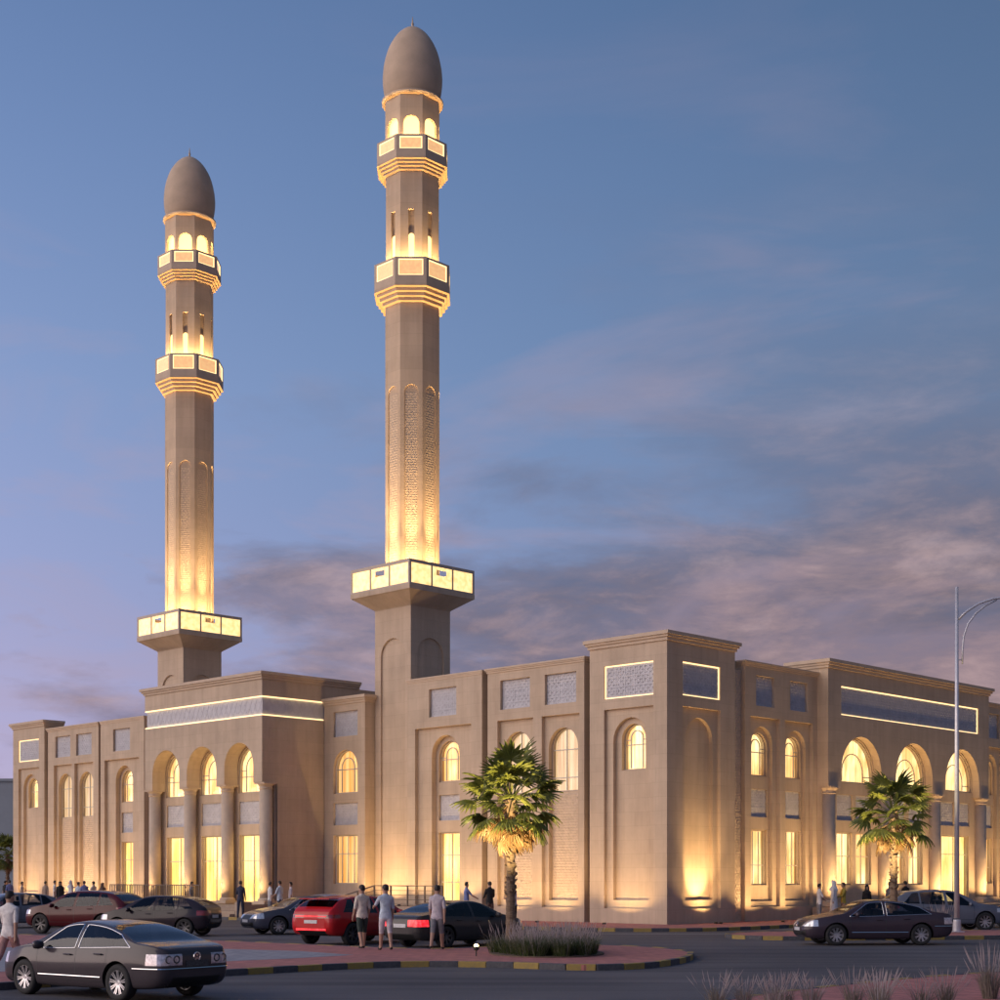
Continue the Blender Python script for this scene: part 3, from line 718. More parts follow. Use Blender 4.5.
# ------------------------------------------------------------------ lights of the building
def spot(name, parent, loc, aim, watt, cone, blend=.5, col=(1.0, .63, .27), rad=.06):
    d = bpy.data.lights.new(name, 'SPOT'); d.energy = watt; d.spot_size = R(cone); d.spot_blend = blend; d.color = col; d.shadow_soft_size = rad
    o = bpy.data.objects.new(name, d); link(o, parent); o.location = loc
    o.rotation_euler = (Vector(aim) - Vector(loc)).to_track_quat('-Z', 'Y').to_euler(); return o
fx = MB(); fx.lathe([(.09, 0), (.10, .02), (.10, .05), (.06, .07), (.07, .09), (.085, .16), (.085, .18), (.074, .18), (.074, .14)], seg=14); FIX = fx.mesh('uplight', M['metal_dark'])
fl = MB(); fl.lathe([(.07, .150), (.07, .156)], seg=14); FIXL = fl.mesh('lens', M['lamp_lens'])
def uplight(mp, u, d, z, aim_u, aim_d, aim_z, watt, cone=62, blend=.6, parent=None):
    p = mp(u, z, d); par = parent or mosque
    e = place('uplight', FIX, par, p, (0, 0, 0), (1, 1, .4)); place('lens', FIXL, e)
    q = mp(aim_u, aim_z, aim_d)
    spot('uplight_lamp', e, (0, 0, .22), (q[0] - p[0], q[1] - p[1], q[2] - p[2]), watt, cone, blend)
UW = 245
for u, w, d in ((2.10, 1.7, -1.6), (6.08, 1.8, -1.5), (8.90, 1.8, -1.5), (47.0, 2.2, -1.5), (49.6, 2.2, -1.5), (54.0, 2.4, -1.4)):
    uplight(LF, u, d, 0, u, .35, 5.2, UW * w, 86, 1.0)
for u in (12.1, 15.3): uplight(LF, u, -1.4, .6, u, .25, 5.4, UW * 1.3, 84, .85)
for u in (40.6, 43.95): uplight(LF, u, -1.4, 0, u, .25, 4.7, UW * 1.5, 84, .85)
uplight(LF, 18.05, -1.2, .35, 18.05, .75, 5.0, UW * 3.4, 80, .85)
for c in cols: uplight(LF, c + .1, PA - 1.0, .60, c, PA + .4, 6.2, UW * 1.3, 70, 1.0)
for a, b in ops:
    uplight(LF, a + .25, PA + .45, .62, a + .15, PA + .6, 5, UW * .5, 80, .9)
uplight(RF, 2.42, -1.0, 0, 2.42, .34, 5.4, UW * 1.9, 68, 1.0)
uplight(RF, 2.42, -.75, 0, 2.42, .34, 6.5, UW * 7.0, 30, 1.0)  # second narrow beam, added to carry the niche glow higher
for u in (6.35, 8.95, 11.55): uplight(RF, u, -1.5, 0, u, .3, 4.7, UW * 2.3, 86, .85)
for ca in (12.32, 17.4, 22.5, 27.58): uplight(RF, ca - .62, QB - 1.3, .58, ca - .5, QB + .3, 5.2, UW * 1.8, 84, .85); uplight(RF, ca + .62, QB - 1.3, .58, ca + .55, QB + .3, 5.2, UW * 1.6, 84, .85)
for u in (28.6, 31): uplight(RF, u, -1.5, 0, u, .3, 6.0, UW * 2.4, 78, 1.0)

# ------------------------------------------------------------------ minarets
C8 = math.cos(R(22.5))
def octo(m, prof):   # prof: list of (apothem, z)
    m.lathe([(a / C8, z) for a, z in prof], seg=8, rot=R(22.5))
def face_map(k, ap):
    n = Vector((math.cos(R(45 * k)), math.sin(R(45 * k)), 0)); t = Vector((-n.y, n.x, 0))
    return lambda u, z, d: n * (ap - d) + t * u + Vector((0, 0, z))
def minaret(loc, label):
    e = empty('minaret', loc, ROTB); tag(e, label, 'minaret', 'minarets of the mosque')
    # square foot with a shallow arched niche on every side
    m = MB(); hw = 1.36
    for k in (0, 2, 4, 6):
        mp = face_map(k, hw)
        m.slab([rect(-hw, hw, 0, 15.62), arch(-.92, .92, .9, 14.1)], 0, .10, mp, skip=lambda u, z: True)
    m.box(-hw + .10, hw - .10, -hw + .10, hw - .10, .01, 15.6)
    m.build('foot', M['stone'], e)
    # flared square gallery
    m = MB(); m.lathe([(hw * 1.4142, 15.60), (hw * 1.4142 + .06, 15.65), (2.18 * 1.4142, 16.20), (2.25 * 1.4142, 16.23), (2.25 * 1.4142, 16.46)], seg=4, rot=R(45))
    gal = m.build('gallery', M['stone'], e)
    for k in (0, 2, 4, 6):
        mp = face_map(k, 2.24)
        hol = [rect(-2.12 + i * 1.44, -2.12 + i * 1.44 + 1.36, 16.54, 17.54) for i in range(3)]
        q = MB(); q.slab([rect(-2.24, 2.24, 16.46, 17.70)] + hol, 0, .10, mp, skip=lambda u, z: abs(u) > 2.2, back=True); q.build('balustrade', M['frame'], gal)
        for i in range(3):
            u0 = -2.12 + i * 1.44
            q = MB(); q.slab([rect(u0, u0 + 1.36, 16.54, 17.54), rect(u0 + .30, u0 + 1.0, 17.12, 17.40)] if i == 1 else [rect(u0, u0 + 1.36, 16.54, 17.54)], .04, .06, mp, back=True)
            q.build('lit_panel', M['balcony_glow'], gal)
    # octagonal shaft with carved strips
    m = MB(); ap = 1.36
    for k in range(8):
        mp = face_map(k, ap); h = ap * math.tan(R(22.5))
        m.slab([rect(-h, h, 16.4, 31.0), arch(-.35, .35, 16.7, 26.85, 10)], 0, .07, mp, skip=lambda u, z: True)
    octo(m, [(ap - .06, 16.41), (ap - .06, 31.0)])
    sh = m.build('shaft', M['stone'], e)
    for k in range(8):
        relief_panel(face_map(k, ap), -.30, .30, 16.8, 26.45, .060, sh, .30)
    def gallery8(z0, z1, zp, ap0, ap1, steps):
        g = MB(); dz = (z1 - z0) / steps; prof = []
        for i in range(steps):
            a = ap0 + (ap1 - ap0) * (i + 1) / steps
            prof += [(a - .10, z0 + i * dz), (a, z0 + i * dz + .06), (a, z0 + (i + 1) * dz - .005)]
        octo(g, prof); ring = g.build('gallery', M['stone'], e)
        for i in range(steps):
            a = ap0 + (ap1 - ap0) * (i + 1) / steps
            q = MB(); octo(q, [(a - .04, z0 + i * dz + .004), (a + .008, z0 + i * dz + .022), (a + .008, z0 + i * dz + .046), (a - .04, z0 + i * dz + .062)]); q.build('light_strip', M['led_dim'], ring)
        for k in range(8):
            mp = face_map(k, ap1); h = ap1 * math.tan(R(22.5))
            q = MB(); q.slab([rect(-h, h, z1 - .005, zp), rect(-h + .17, h - .17, z1 + .36, zp - .10)], 0, .10, mp, back=True, skip=lambda u, z: abs(u) > h - .05); q.build('balustrade', M['trim'], ring)
            q = MB(); q.slab([rect(-h + .19, h - .19, z1 + .38, zp - .12)], .05, .07, mp, back=True); q.build('lit_panel', M['balcony_glow2'], ring)
            q = MB(); q.slab([rect(-h + .17, h - .17, z1 + .36, zp - .10), rect(-h + .205, h - .205, z1 + .395, zp - .135)], .02, .06, mp); q.build('light_strip', M['led_rim'], ring)
        return ring
    gallery8(30.98, 31.78, 33.05, 1.38, 1.90, 4)
    # upper shaft with slit windows
    m = MB(); ap = 1.33
    for k in range(8):
        mp = face_map(k, ap); h = ap * math.tan(R(22.5))
        m.slab([rect(-h, h, 31.7, 37.65), rect(-.15, .15, 32.9, 35.7)], 0, .16, mp, skip=lambda u, z: True)
    up = m.build('upper_shaft', M['stone'], e)
    m = MB(); octo(m, [(ap - .15, 31.8), (ap - .15, 37.6)]); m.build('slit_backing', M['base_stone'], up)
    for k in range(8):
        q = MB(); q.slab([arch(-.145, .145, 32.92, 34.5, 8)], .08, .14, face_map(k, ap)); q.build('lit_slit', M['lantern'], up)
    gallery8(37.60, 38.18, 39.25, 1.36, 1.77, 4)
    # lantern with glowing arches
    m = MB(); ap = 1.36
    for k in range(8):
        mp = face_map(k, ap); h = ap * math.tan(R(22.5))
        m.slab([rect(-h, h, 38.1, 41.55), arch(-.40, .40, 38.6, 40.42, 12)], 0, .16, mp, skip=lambda u, z: True)
    la = m.build('lantern', M['stone'], e)
    for k in range(8):
        q = MB(); q.slab([arch(-.40, .40, 38.6, 40.42, 12)], .14, .16, face_map(k, ap)); q.build('lit_arch', M['lantern'], la)
    m = MB(); m.lathe([(1.30, 41.45), (1.54, 41.52), (1.58, 41.58), (1.58, 41.66), (1.45, 41.70)], seg=40); rg = m.build('ring', M['trim'], e, False)
    m = MB(); m.lathe([(1.40, 41.46), (1.50, 41.475), (1.52, 41.505), (1.40, 41.51)], seg=40); m.build('light_strip', M['led_dim'], rg)
    prof = [(1.30, 41.68)]
    tab = [(0, .86), (.05, .91), (.12, .96), (.22, .993), (.32, 1.0), (.45, .97), (.54, .925), (.60, .885), (.65, .845), (.70, .795), (.75, .735), (.81, .645), (.86, .555), (.90, .465), (.94, .35), (.97, .235), (1.0, .06)]
    for i in range(31):
        t = i / 30; t = t ** .8
        for (t0, r0), (t1, r1) in zip(tab, tab[1:]):
            if t0 <= t <= t1: prof.append((1.53 * (r0 + (r1 - r0) * (t - t0) / (t1 - t0)), 41.69 + 3.87 * t)); break
    m = MB(); m.lathe(prof, seg=40); dm = m.build('dome', M['dome'], e, True)
    m = MB(); m.lathe([(.12, 45.50), (.07, 45.60), (.05, 45.68), (.075, 45.74), (.045, 45.80), (.012, 46.12)], seg=12); m.build('finial', M['dome'], dm, True)
    # lamps: in the square gallery washing the shaft, in the upper galleries, under the flare
    for k in range(8):
        n = Vector((math.cos(R(45 * k)), math.sin(R(45 * k)), 0))
        spot('gallery_lamp', e, n * 2.0 + Vector((0, 0, 16.62)), n * 1.30 + Vector((0, 0, 20.2)), 1350, 64, 1.0)
        spot('gallery_lamp', e, n * 2.02 + Vector((0, 0, 16.6)), n * 1.36 + Vector((0, 0, 23.7)), 5600, 26, 1.0)
        spot('gallery_lamp', e, n * 1.62 + Vector((0, 0, 32.1)), n * 1.2 + Vector((0, 0, 35)), 1300, 80, .9)
        spot('gallery_lamp', e, n * 1.56 + Vector((0, 0, 38.4)), n * 1.2 + Vector((0, 0, 40.8)), 420, 80, .9)
    return e
P1 = BL(.65 + 1.36, 16.72 + 1.36); P2 = BL(.65 + 1.36, 36.75 + 1.36)
minaret((P1.x, P1.y, 0), 'tall minaret rising beside the ramp railing and single door bay')
minaret((P2.x, P2.y, 0), 'tall minaret whose foot is hidden behind the three arched portico')
# ------------------------------------------------------------------ cars
def paint(name, col, rough=.22, metal=.0):
    return material(name, col, rough, .06, 1.5, metal=metal, coat=.25, spec=.25)
M['car_glass'] = glass_mat('car_glass', (.50, .52, .57), .32)
M['car_black'] = material('car_black', (.015, .015, .016), .5, .2, 6)
M['tyre'] = material('tyre', (.022, .022, .024), .8, .2, 8, .2, 60)
M['alloy'] = material('alloy', (.55, .55, .58), .28, .1, 6, metal=.85)
M['alloy_dark'] = material('alloy_dark', (.12, .12, .13), .35, .1, 6, metal=.7)
M['chrome'] = material('chrome', (.75, .75, .78), .12, .05, 4, metal=1.0)
M['headlamp'] = material('headlamp', (.62, .64, .70), .12, .25, 14, metal=.4, coat=1.0)
M['taillamp'] = material('taillamp', (.22, .012, .015), .15, .3, 18, coat=1.0)
M['taillamp_clear'] = material('taillamp_clear', (.55, .50, .55), .12, .35, 16, metal=.3, coat=1.0)
M['taillamp_lit'] = glow_material('taillamp_lit', (1.0, .05, .06), 2.2, (.5, .01, .02), (9, 9, 9))
M['plate'] = material('plate', (.6, .6, .62), .5, .25, 30)
M['plate_dark'] = material('plate_dark', (.03, .03, .035), .5, .3, 30, col2=(.10, .10, .11))
M['seat'] = material('seat', (.05, .045, .042), .8, .2, 4)

def hermite(pts, x):
    n = len(pts)
    if x <= pts[0][0]: return pts[0][1]
    if x >= pts[-1][0]: return pts[-1][1]
    for i in range(n - 1):
        if x <= pts[i + 1][0]: break
    def tan(j):
        if j == 0: return (pts[1][1] - pts[0][1]) / (pts[1][0] - pts[0][0])
        if j == n - 1: return (pts[-1][1] - pts[-2][1]) / (pts[-1][0] - pts[-2][0])
        return (pts[j + 1][1] - pts[j - 1][1]) / (pts[j + 1][0] - pts[j - 1][0])
    x0, y0 = pts[i]; x1, y1 = pts[i + 1]; h = x1 - x0; t = (x - x0) / h
    return (2 * t ** 3 - 3 * t * t + 1) * y0 + (t ** 3 - 2 * t * t + t) * h * tan(i) + (-2 * t ** 3 + 3 * t * t) * y1 + (t ** 3 - t * t) * h * tan(i + 1)

CARS = {
 'coupe': dict(L=2.40, top=[(-2.40, .84), (-2.33, .95), (-2.05, 1.015), (-1.72, 1.06), (-1.25, 1.23), (-.75, 1.365), (-.1, 1.42), (.35, 1.375), (.75, 1.215), (1.15, 1.01), (1.5, .94), (1.95, .85), (2.25, .73), (2.40, .58)],
   belt=[(-2.40, .78), (-2.2, .90), (-1.7, .965), (-.8, .945), (.5, .905), (1.15, .90), (1.6, .87), (2.0, .78), (2.25, .68), (2.4, .54)],
   bot=[(-2.4, .42), (-2.25, .29), (-1.9, .23), (0, .19), (1.9, .21), (2.25, .25), (2.4, .36)],
   wid=[(-2.4, .70), (-2.3, .80), (-2.0, .885), (-1.3, .925), (0, .93), (1.4, .92), (2.0, .84), (2.25, .72), (2.4, .52)],
   ax=(1.42, -1.30), r=.335, ws=(.42, 1.13), rw=(-1.70, -.82), A=((1.00, .90), (.30, 1.36)), B=(-.10, -.20), Cp=((-1.66, .95), (-1.02, 1.34)), q=None, sill=.34, tail=(.66, .86, .34), head=(.60, .80, .50), seams=(.98, -.15, -1.02)),
 'suv': dict(L=2.35, top=[(-2.35, .95), (-2.29, 1.12), (-2.08, 1.30), (-1.74, 1.50), (-1.2, 1.595), (-.3, 1.63), (.3, 1.58), (.7, 1.42), (1.15, 1.14), (1.5, 1.07), (2.0, .98), (2.25, .86), (2.35, .72)],
   belt=[(-2.35, .9), (-2.2, 1.05), (-1.7, 1.09), (0, 1.03), (1.15, 1.0), (1.6, .98), (2.0, .90), (2.25, .80), (2.35, .67)],
   bot=[(-2.35, .52), (-2.2, .38), (-1.9, .31), (0, .27), (1.9, .28), (2.2, .32), (2.35, .46)],
   wid=[(-2.35, .74), (-2.25, .84), (-1.9, .93), (-1.3, .96), (0, .955), (1.4, .955), (1.95, .88), (2.2, .78), (2.35, .60)],
   ax=(1.44, -1.40), r=.375, ws=(.34, 1.13), rw=(-2.12, -1.70), A=((.98, 1.0), (.24, 1.58)), B=(-.06, -.17), Cp=((-1.85, 1.08), (-1.36, 1.56)), q=(-1.12, -1.19), sill=.46, tail=(.90, 1.02, .28), head=(.74, .90, .50), seams=(.98, -.12, -1.05)),
 'hatch': dict(L=2.12, top=[(-2.12, .85), (-2.07, 1.0), (-1.88, 1.14), (-1.52, 1.33), (-.95, 1.44), (-.25, 1.475), (.3, 1.43), (.72, 1.26), (1.2, 1.0), (1.5, .93), (1.85, .83), (2.05, .71), (2.12, .57)],
   belt=[(-2.12, .82), (-2.0, .97), (-1.6, 1.0), (-.8, .96), (.5, .91), (1.2, .89), (1.6, .86), (1.9, .76), (2.05, .67), (2.12, .54)],
   bot=[(-2.12, .45), (-2.0, .31), (-1.7, .25), (0, .20), (1.7, .22), (2.0, .26), (2.12, .38)],
   wid=[(-2.12, .66), (-2.03, .78), (-1.7, .87), (-1.2, .90), (0, .90), (1.3, .89), (1.75, .81), (2.0, .69), (2.12, .50)],
   ax=(1.28, -1.30), r=.325, ws=(.40, 1.17), rw=(-1.90, -1.50), A=((1.02, .89), (.28, 1.42)), B=(-.10, -.19), Cp=((-1.62, .99), (-1.16, 1.40)), q=(-1.00, -1.06), sill=.36, tail=(.76, .93, .36), head=(.60, .78, .44), seams=(.95, -.14, -.98)),
}
def tyre_mesh(r):
    m = MB(); w = .115
    prof = [(r * .66, -w * .9), (r * .80, -w), (r * .95, -w * .92), (r, -w * .6), (r, w * .6), (r * .95, w * .92), (r * .80, w), (r * .66, w * .9)]
    m.lathe(prof, seg=30, closed=False); me = m.mesh('tyre', M['tyre'], True)
    me.transform(Matrix.Rotation(R(90), 4, 'X')); return me
def rim_mesh(r, mat, spokes=9):
    m = MB(); ro = r * .69; w = .10
    m.lathe([(ro, -w), (ro, w), (ro * .94, w), (ro * .90, w * .75), (ro * .90, -w), (ro, -w)], seg=30, closed=False)
    m.lathe([(r * .16, w * .35), (r * .16, w * .72), (r * .10, w * .80), (.002, w * .8)], seg=14, closed=False)
    for k in range(spokes):
        t = 2 * math.pi * k / spokes; c, s = math.cos(t), math.sin(t)
        for off in (-.022, .022):
            p = Vector((c * r * .13 - s * off * .4, s * r * .13 + c * off * .4, w * .62)); q = Vector((c * ro * .93 - s * off, s * ro * .93 + c * off, w * .80))
            m.bar(p, q, .024, .03)
    m.mi = 1; m.lathe([(ro * .9, -w * .2), (.01, -w * .2)], seg=20, closed=False)
    me = m.mesh('rim', [mat, M['car_black']]); me.transform(Matrix.Rotation(R(90), 4, 'X')); return me

def build_car_meshes(kind):
    S = CARS[kind]; L = S['L']; bm = bmesh.new(); seg = bm.faces.layers.int.new('seg')
    xs = [-L, -L + .012, -L + .03, -L + .06]; x = -L + .10
    while x < L - .09: xs.append(x); x += .055
    xs += [L - .06, L - .03, L - .012, L]
    xs = sorted(set(xs + [S['ws'][0], S['ws'][1], S['rw'][0], S['rw'][1]]))
    rings = []; SUB = 3
    for x in xs:
        tp, bl, bt, w = (hermite(S[k], x) for k in ('top', 'belt', 'bot', 'wid'))
        e = min(1, (L - abs(x)) / .06); tuck = .90 + .10 * math.sqrt(max(0, e * (2 - e)))
        g = max(tp - bl, .015); wr = .94 * w - g * .50
        hg = bl - bt
        P = [(0, bt), (.78 * w, bt), (.93 * w, bt + .05), (.985 * w, bt + .26 * hg), (1.0 * w, bt + .60 * hg), (.985 * w, bt + .80 * hg), (.945 * w, bl),
             (.945 * w - g * .22, bl + .46 * g), (wr + .015, bl + .85 * g), (wr - .05, bl + .945 * g), (wr * .55, bl + .99 * g), (0, tp)]
        H = []
        for i in range(len(P) - 1):
            p0 = P[i - 1] if i else (-P[1][0], P[1][1]); p1 = P[i]; p2 = P[i + 1]; p3 = P[i + 2] if i + 2 < len(P) else (-P[i][0], P[i][1])
            for k in range(SUB):
                t = k / SUB; q = []
                for c in (0, 1):
                    m1 = (p2[c] - p0[c]) * .38; m2 = (p3[c] - p1[c]) * .38
                    q.append((2 * t ** 3 - 3 * t * t + 1) * p1[c] + (t ** 3 - 2 * t * t + t) * m1 + (-2 * t ** 3 + 3 * t * t) * p2[c] + (t ** 3 - t * t) * m2)
                H.append(q)
        H.append(P[-1])
        zc = (bt + bl) / 2
        H = [(max(0, a) * tuck, zc + (b - zc) * tuck) for a, b in H]
        H[0] = (0, H[0][1]); H[-1] = (0, H[-1][1])
        ring = [bm.verts.new((x, a, b)) for a, b in H] + [bm.verts.new((x, -a, b)) for a, b in reversed(H[1:-1])]
        rings.append((ring, len(H)))
    n = len(rings[0][0]); nh = rings[0][1]
    for i in range(len(rings) - 1):
        A, B = rings[i][0], rings[i + 1][0]
        for k in range(n):
            j = (k + 1) % n
            f = bm.faces.new((A[k], B[k], B[j], A[j]))
            kk = k if k < nh - 1 else n - 1 - k
            f[seg] = kk // SUB
    bm.faces.new(rings[0][0]); bm.faces.new(rings[-1][0][::-1])
    for f in bm.faces: f.material_index = 0
    bmesh.ops.recalc_face_normals(bm, faces=bm.faces)
    def region(idx, planes, cand):
        """cut the skin along planes (co, no) and give the piece on their positive side material idx"""
        for co, no in planes:
            fs = [f for f in bm.faces if f.material_index == 0 and cand(f)]
            geom = set(fs)
            for f in fs: geom.update(f.edges); geom.update(f.verts)
            bmesh.ops.bisect_plane(bm, geom=list(geom), dist=1e-5, plane_co=co, plane_no=no)
        for f in bm.faces:
            if f.material_index == 0 and cand(f):
                c = f.calc_center_median()
                if all((c - Vector(co)).dot(Vector(no)) > 0 for co, no in planes): f.material_index = idx
    def boxp(x0, x1, y0, y1, z0, z1):
        return [((x0, 0, 0), (1, 0, 0)), ((x1, 0, 0), (-1, 0, 0)), ((0, y0, 0), (0, 1, 0)), ((0, y1, 0), (0, -1, 0)), ((0, 0, z0), (0, 0, 1)), ((0, 0, z1), (0, 0, -1))]
    lineplane = lambda p, q, sgn: ((p[0], 0, p[1]), ((q[1] - p[1]) * sgn, 0, -(q[0] - p[0]) * sgn))
    side = lambda f: f[seg] in (6, 7)
    a, b = S['A']; B0, B1 = S['B']; c, d = S['Cp']
    region(1, [lineplane(a, b, -1), ((B0, 0, 0), (1, 0, 0))], side)
    if S['q']:
        region(1, [((B1, 0, 0), (-1, 0, 0)), ((S['q'][0], 0, 0), (1, 0, 0))], side)
        region(1, [((S['q'][1], 0, 0), (-1, 0, 0)), lineplane(c, d, 1)], side)
    else: region(1, [((B1, 0, 0), (-1, 0, 0)), lineplane(c, d, 1)], side)
    region(2, [((S['ws'][0], 0, 0), (1, 0, 0)), ((S['ws'][1], 0, 0), (-1, 0, 0))], lambda f: f[seg] in (9, 10))
    region(3, [((S['rw'][0], 0, 0), (1, 0, 0)), ((S['rw'][1], 0, 0), (-1, 0, 0))], lambda f: f[seg] in (9, 10))
    low = lambda f: f[seg] <= 6
    h0, h1, hy = S['head']; t0, t1, ty = S['tail']
    for s in (1, -1):
        ys = (hy * .82, 2) if s > 0 else (-2, -hy * .82)
        region(4, boxp(L - .42, L + 1, *ys, h0, h1), lambda f: f.calc_center_median().x > L - .7)
        ys = (ty, 2) if s > 0 else (-2, -ty)
        region(5, boxp(-L - 1, -L + .36, *ys, t0, t1), lambda f: f.calc_center_median().x < -L + .6)
    gz = S['head'][0]
    region(6, boxp(L - .25, L + 1, -hy * .80, hy * .80, gz - .04, gz + .12), lambda f: f.calc_center_median().x > L - .4)
    region(6, boxp(L - .25, L + 1, -.62, .62, gz - .28, gz - .14), lambda f: f.calc_center_median().x > L - .4)
    region(6, boxp(-L - 1, -L + .30, -.55, .55, 0, S['bot'][0][1] + .03), lambda f: f.calc_center_median().x < -L + .5)
    sm = S['seams']; zs = S['sill']
    for xx in sm:
        region(6, boxp(xx - .007, xx + .007, -3, 3, zs, 3), lambda f: 2 <= f[seg] <= 5)
    region(6, boxp(sm[2], sm[0], -3, 3, zs - .012, zs), lambda f: 2 <= f[seg] <= 5)
    for s, i0 in ((1, 7), (-1, 9)):
        ys = (.1, 3) if s > 0 else (-3, -.1)
        region(i0, boxp(sm[1] + .007, sm[0] - .007, *ys, zs, 3), lambda f: 2 <= f[seg] <= 5)
        region(i0 + 1, boxp(sm[2] + .007, sm[1] - .007, *ys, zs, 3), lambda f: 2 <= f[seg] <= 5)
    me = bpy.data.meshes.new('tmp'); bm.to_mesh(me); bm.free()
    for i in range(12): me.materials.append(M['car_black'])
    # wheel arches
    cut = MB(); r = S['r'] + .055
    for ax in S['ax']:
        for s in (1, -1):
            V = []; F = []; N = 28
            for yy in (s * .55, s * 1.3):
                for k in range(N):
                    t = 2 * math.pi * k / N; V.append((ax + r * math.cos(t), yy, S['r'] + r * math.sin(t)))
            F = [tuple(range(N)), tuple(range(N, 2 * N))[::-1]] + [(k, k + N, (k + 1) % N + N, (k + 1) % N) for k in range(N)]
            cut.add(V, F)
    cm = cut.mesh('cut', [M['car_black']] * 12)
    cm.polygons.foreach_set('material_index', [11] * len(cm.polygons))
    bo = bpy.data.objects.new('tmp', me); co = bpy.data.objects.new('cut', cm); COL.objects.link(bo); COL.objects.link(co)
    md = bo.modifiers.new('b', 'BOOLEAN'); md.operation = 'DIFFERENCE'; md.object = co; md.solver = 'EXACT'
    dg = bpy.context.evaluated_depsgraph_get(); ev = bo.evaluated_get(dg); res = bpy.data.meshes.new_from_object(ev)
    bpy.data.objects.remove(bo); bpy.data.objects.remove(co)
    parts = {}
    for idx in range(12):
        b2 = bmesh.new(); b2.from_mesh(res)
        dl = [f for f in b2.faces if f.material_index != idx]
        bmesh.ops.delete(b2, geom=dl, context='FACES')
        if not b2.faces: b2.free(); continue
        for f in b2.faces: f.material_index = 0; f.smooth = idx != 11
        if idx in (1, 4, 5, 6, 11):    # left and right pieces are separate objects
            isl = []; seen = set()
            for f in b2.faces:
                if f in seen: continue
                st = [f]; grp = []; seen.add(f)
                while st:
                    q = st.pop(); grp.append(q)
                    for e in q.edges:
                        for g2 in e.link_faces:
                            if g2 not in seen: seen.add(g2); st.append(g2)
                isl.append([q.index for q in grp])
            isl = [g2 for g2 in isl if len(g2) > 1]
            out = []
            for g2 in isl:
                b3 = b2.copy(); keep = set(g2); b3.faces.ensure_lookup_table()
                bmesh.ops.delete(b3, geom=[f for f in b3.faces if f.index not in keep], context='FACES')
                m3 = bpy.data.meshes.new('p'); b3.to_mesh(m3); b3.free(); out.append(m3)
            parts[idx] = out
        else:
            m2 = bpy.data.meshes.new('p'); b2.to_mesh(m2); parts[idx] = [m2]
        b2.free()
    return S, parts

def outline_tube(me, rad, lim=None):
    """tube along the border of a piece (window trim)"""
    b = bmesh.new(); b.from_mesh(me); m = MB()
    es = [e for e in b.edges if e.is_boundary]; adj = {}
    for e in es:
        for v in e.verts: adj.setdefault(v.index, []).append(e)
    used = set()
    for e0 in es:
        if e0.index in used: continue
        used.add(e0.index); lp = [e0.verts[0], e0.verts[1]]
        while True:
            nx = [e for e in adj[lp[-1].index] if e.index not in used]
            if not nx: break
            used.add(nx[0].index); lp.append(nx[0].other_vert(lp[-1]))
        if len(lp) > 3: m.tube([v.co for v in lp], rad, 5, False)
    b.free(); return m

